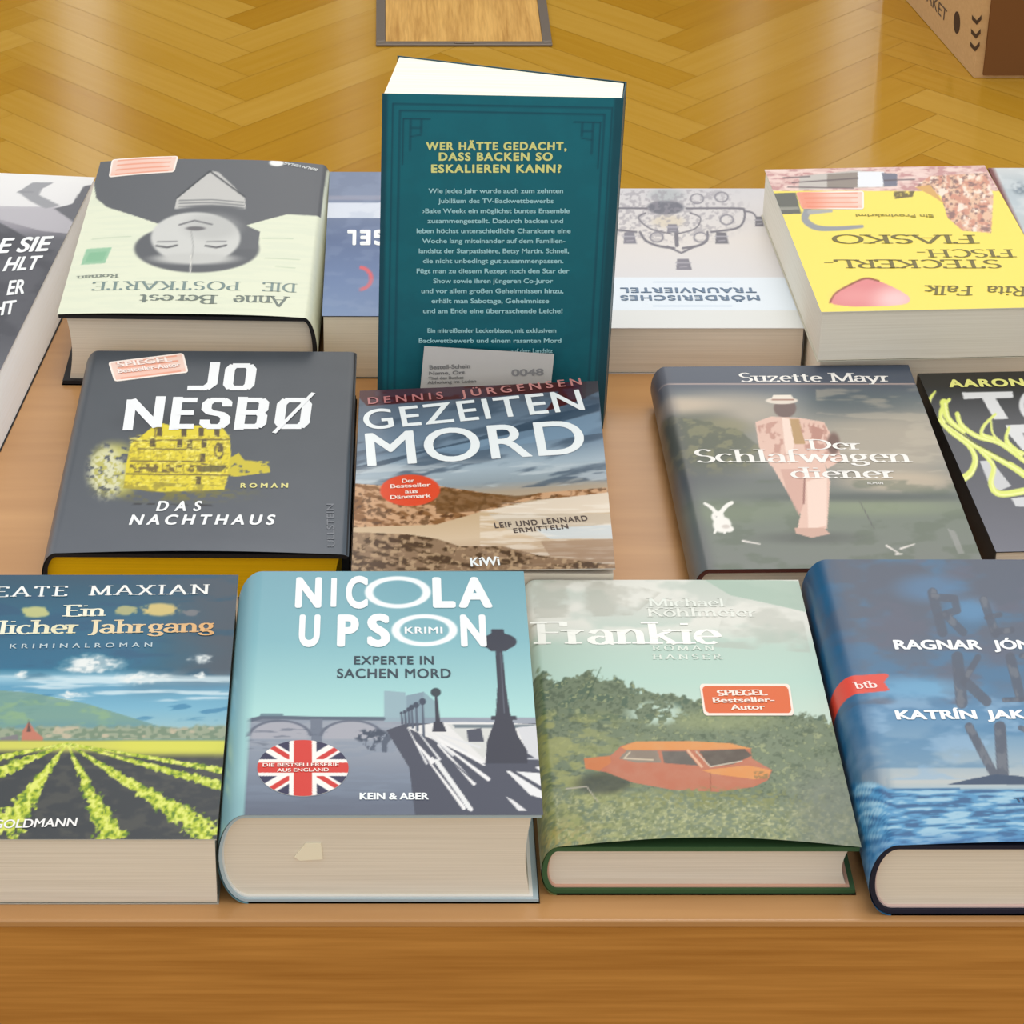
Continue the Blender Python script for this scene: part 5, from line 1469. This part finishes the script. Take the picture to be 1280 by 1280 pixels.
# ------------------------------------------------------------------ the upright book showing its back cover
UW, UH = .1252, .1975
ub = thing('book', 'teal paperback standing upright, back cover with yellow heading and blurb', 'book', (-0.0040, 0.4308, TABLE), R(-.7), 'books on the display table')
ub.rotation_euler = (0, R(.9), R(-.7))
ub.location.z = TABLE + .0005
def paint_teal(C, X, Y, u, v):
    z = Z(2.56, 440, 40)
    C[:] = grad(v, [(0, (6, 84, 98)), (.5, (4, 94, 106)), (1, (12, 98, 112))])
    put(C, sstep(.4, .7, fbm(u * 14, v * 22, 3)) * .12, (30, 120, 132))
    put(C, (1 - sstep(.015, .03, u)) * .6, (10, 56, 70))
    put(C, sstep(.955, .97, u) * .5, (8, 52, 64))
    fr = (8, 66, 82)
    for k in (.045, .075):
        for a in (((k, 0), (k, 1 - k * .63)), ((k, 1 - k * .63), (1 - k, 1 - k * .63)), ((1 - k, 1 - k * .63), (1 - k, 0))):
            put(C, line(u * 304, v * 480, [(p[0] * 304, p[1] * 480) for p in a], 2.2) * .75, fr)
    for s_ in (0, 1):
        uu = u if s_ == 0 else 1 - u
        for a, w in (((.09, .80), (.09, .93), 0), 2.0), (((.12, .84), (.12, .93), 0), 2.0), (((.09, .93), (.2, .93), 0), 2.0), (((.12, .905), (.165, .905), 0), 2.0), (((.165, .93), (.165, .89), 0), 2.0), (((.12, .88), (.165, .885), 0), 1.6):
            put(C, line(uu * 304, v * 480, [(p[0] * 304, p[1] * 480) for p in a[:2]], w) * .8, fr)
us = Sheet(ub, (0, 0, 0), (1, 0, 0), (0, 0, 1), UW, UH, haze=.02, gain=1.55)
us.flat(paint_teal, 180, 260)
us.rim(.0005, (20, 84, 96))
zU = Z(4.414, 480, 150)
YL = (226, 232, 120)
for s_, a, b, yb, h in (('WER HÄTTE GEDACHT,', 232, 1008, 164, 42), ('DASS BACKEN SO', 302, 930, 222, 42), ('ESKALIEREN KANN?', 260, 978, 288, 42)):
    us.write(s_, zU(a, yb), zU(b, yb), h / 4.414, YL, bold=.045, gap=1.2)
BODY = ['Wie jedes Jahr wurde auch zum zehnten', 'Jubiläum des TV-Backwettbewerbs', '›Bake Week‹ ein möglichst buntes Ensemble', 'zusammengestellt. Dadurch backen und', 'leben höchst unterschiedliche Charaktere eine',
        'Woche lang miteinander auf dem Familien-', 'landsitz der Starpatissière, Betsy Martin. Schnell,', 'die nicht unbedingt gut zusammenpassen.', 'Fügt man zu diesem Rezept noch den Star der', 'Show sowie ihren jüngeren Co-Juror',
        'und vor allem großen Geheimnissen hinzu,', 'erhält man Sabotage, Geheimnisse', 'und am Ende eine überraschende Leiche!']
EXT = [(245, 988), (298, 935), (212, 1024), (240, 988), (180, 1030), (210, 1000), (192, 1020), (215, 990), (180, 1022), (272, 932), (206, 990), (262, 910), (216, 985)]
for k, (s_, (a, b)) in enumerate(zip(BODY, EXT)):
    yb = 402 + k * 55.2
    us.write(s_, zU(a, yb), zU(b, yb), 5.6, (146, 192, 198), bold=.022)
for s_, a, b, yb in (('Ein mitreißender Leckerbissen, mit exklusivem', 240, 950, 1172), ('Backwettbewerb und einem rasanten Mord', 192, 978, 1228), ('auf dem Landsitz', 700, 930, 1284)):
    us.write(s_, zU(a, yb), zU(b, yb), 5.4, (146, 192, 198), bold=.022)
us.build('back_cover', M_MATTE, ub)
m_teal, _, _ = principled('teal_card', (14, 70, 84), 0.45)
tL, tR = .0535, .0225                                  # the pages fan open towards the fore edge on the left
def slab(x0, x1, y00, y01, y10, y11, z0, z1, s0=0.0, s1=0.0):
    """block between the lines y=y00..y01 at x0 and y=y10..y11 at x1"""
    V = [(x0, y00, z0), (x1, y10, z0), (x1 + s1, y11, z0), (x0 + s0, y01, z0), (x0, y00, z1), (x1, y10, z1), (x1 + s1, y11, z1), (x0 + s0, y01, z1)]
    return MB().add(V, [(3, 2, 1, 0), (4, 5, 6, 7), (0, 1, 5, 4), (1, 2, 6, 5), (2, 3, 7, 6), (3, 0, 4, 7)])
slab(.0008, UW - .0008, .0007, tL - .0008, .0007, tR - .0008, .0006, UH - .0006, .0078, .0022).build('page_block', M_UPRIGHT, ub)
slab(.0074, UW + .003, tL - .0006, tL, tR - .0006, tR, 0, UH).build('front_cover', m_teal, ub)
slab(UW - .0006, UW, .0006, tR - .0007, .0006, tR - .0007, 0, UH, .0028, .0028).build('spine', m_teal, ub)

# paper slip tucked between the leaning paperback and the upright book
ps = thing('paper_slip', 'small white printed paper slip propped against the upright teal book', 'paper slip', (0.0575, 0.4255, TABLE + .001))
pl = Sheet(ps, (-.0365, 0, 0), (1, 0, 0), (0, 0, 1), .073, .054, haze=.02)
zQ = Z(4.267, 480, 400)
q = [pl.loc(*zQ(*p)) for p in ((215, 140), (908, 182), (893, 325), (193, 372))]
d0 = (q[3] - q[0]) / np.linalg.norm(q[3] - q[0])
d1 = (q[2] - q[1]) / np.linalg.norm(q[2] - q[1])
c0, c1 = q[0] + d0 * ((q[0][1] - .0005) / -d0[1]), q[1] + d1 * ((q[1][1] - .0005) / -d1[1])
uu, vv = np.meshgrid(np.linspace(0, 1, 30), np.linspace(0, 1, 24))
A = (1 - vv) * ((1 - uu) * c0[0] + uu * c1[0]) + vv * ((1 - uu) * q[0][0] + uu * q[1][0])
B = (1 - vv) * ((1 - uu) * c0[1] + uu * c1[1]) + vv * ((1 - uu) * q[0][1] + uu * q[1][1])
pl.lift = None
def paint_slip(C, X, Y, u, v):
    C[:] = (226, 224, 222)
    put(C, fbm(X / 12, Y / 9, 3) * .2, (206, 206, 206))
Pf = pl.place(A, B)
pl.grid(A, B, Pf, paint_slip)
Pb = Pf.reshape(-1, 3) + np.array([0, .0003, 0])
ny_, nx_ = A.shape
i_ = np.arange(nx_ * ny_).reshape(ny_, nx_)
pl.add(Pb, np.stack([i_[:-1, :-1], i_[1:, :-1], i_[1:, 1:], i_[:-1, 1:]], -1).reshape(-1, 4).tolist(), np.tile(albedo((222, 220, 218)), (len(Pb), 1)), True)
for s_, a, b, yb, h, c in (('Bestell-Schein', 242, 460, 262, 5, (150, 150, 152)), ('Name, Ort', 240, 432, 292, 4, (150, 150, 152)), ('Titel des Buches', 236, 425, 318, 3.6, (160, 160, 160)), ('Abholung im Laden', 232, 492, 340, 3.6, (160, 160, 160)), ('0048', 680, 852, 298, 8, (164, 164, 168))):
    pl.write(s_, zQ(a, yb), zQ(b, yb - (b - a) * .03), h, c, bold=.03, up=.00012)
pl.build('slip', M_MATTE, ps)
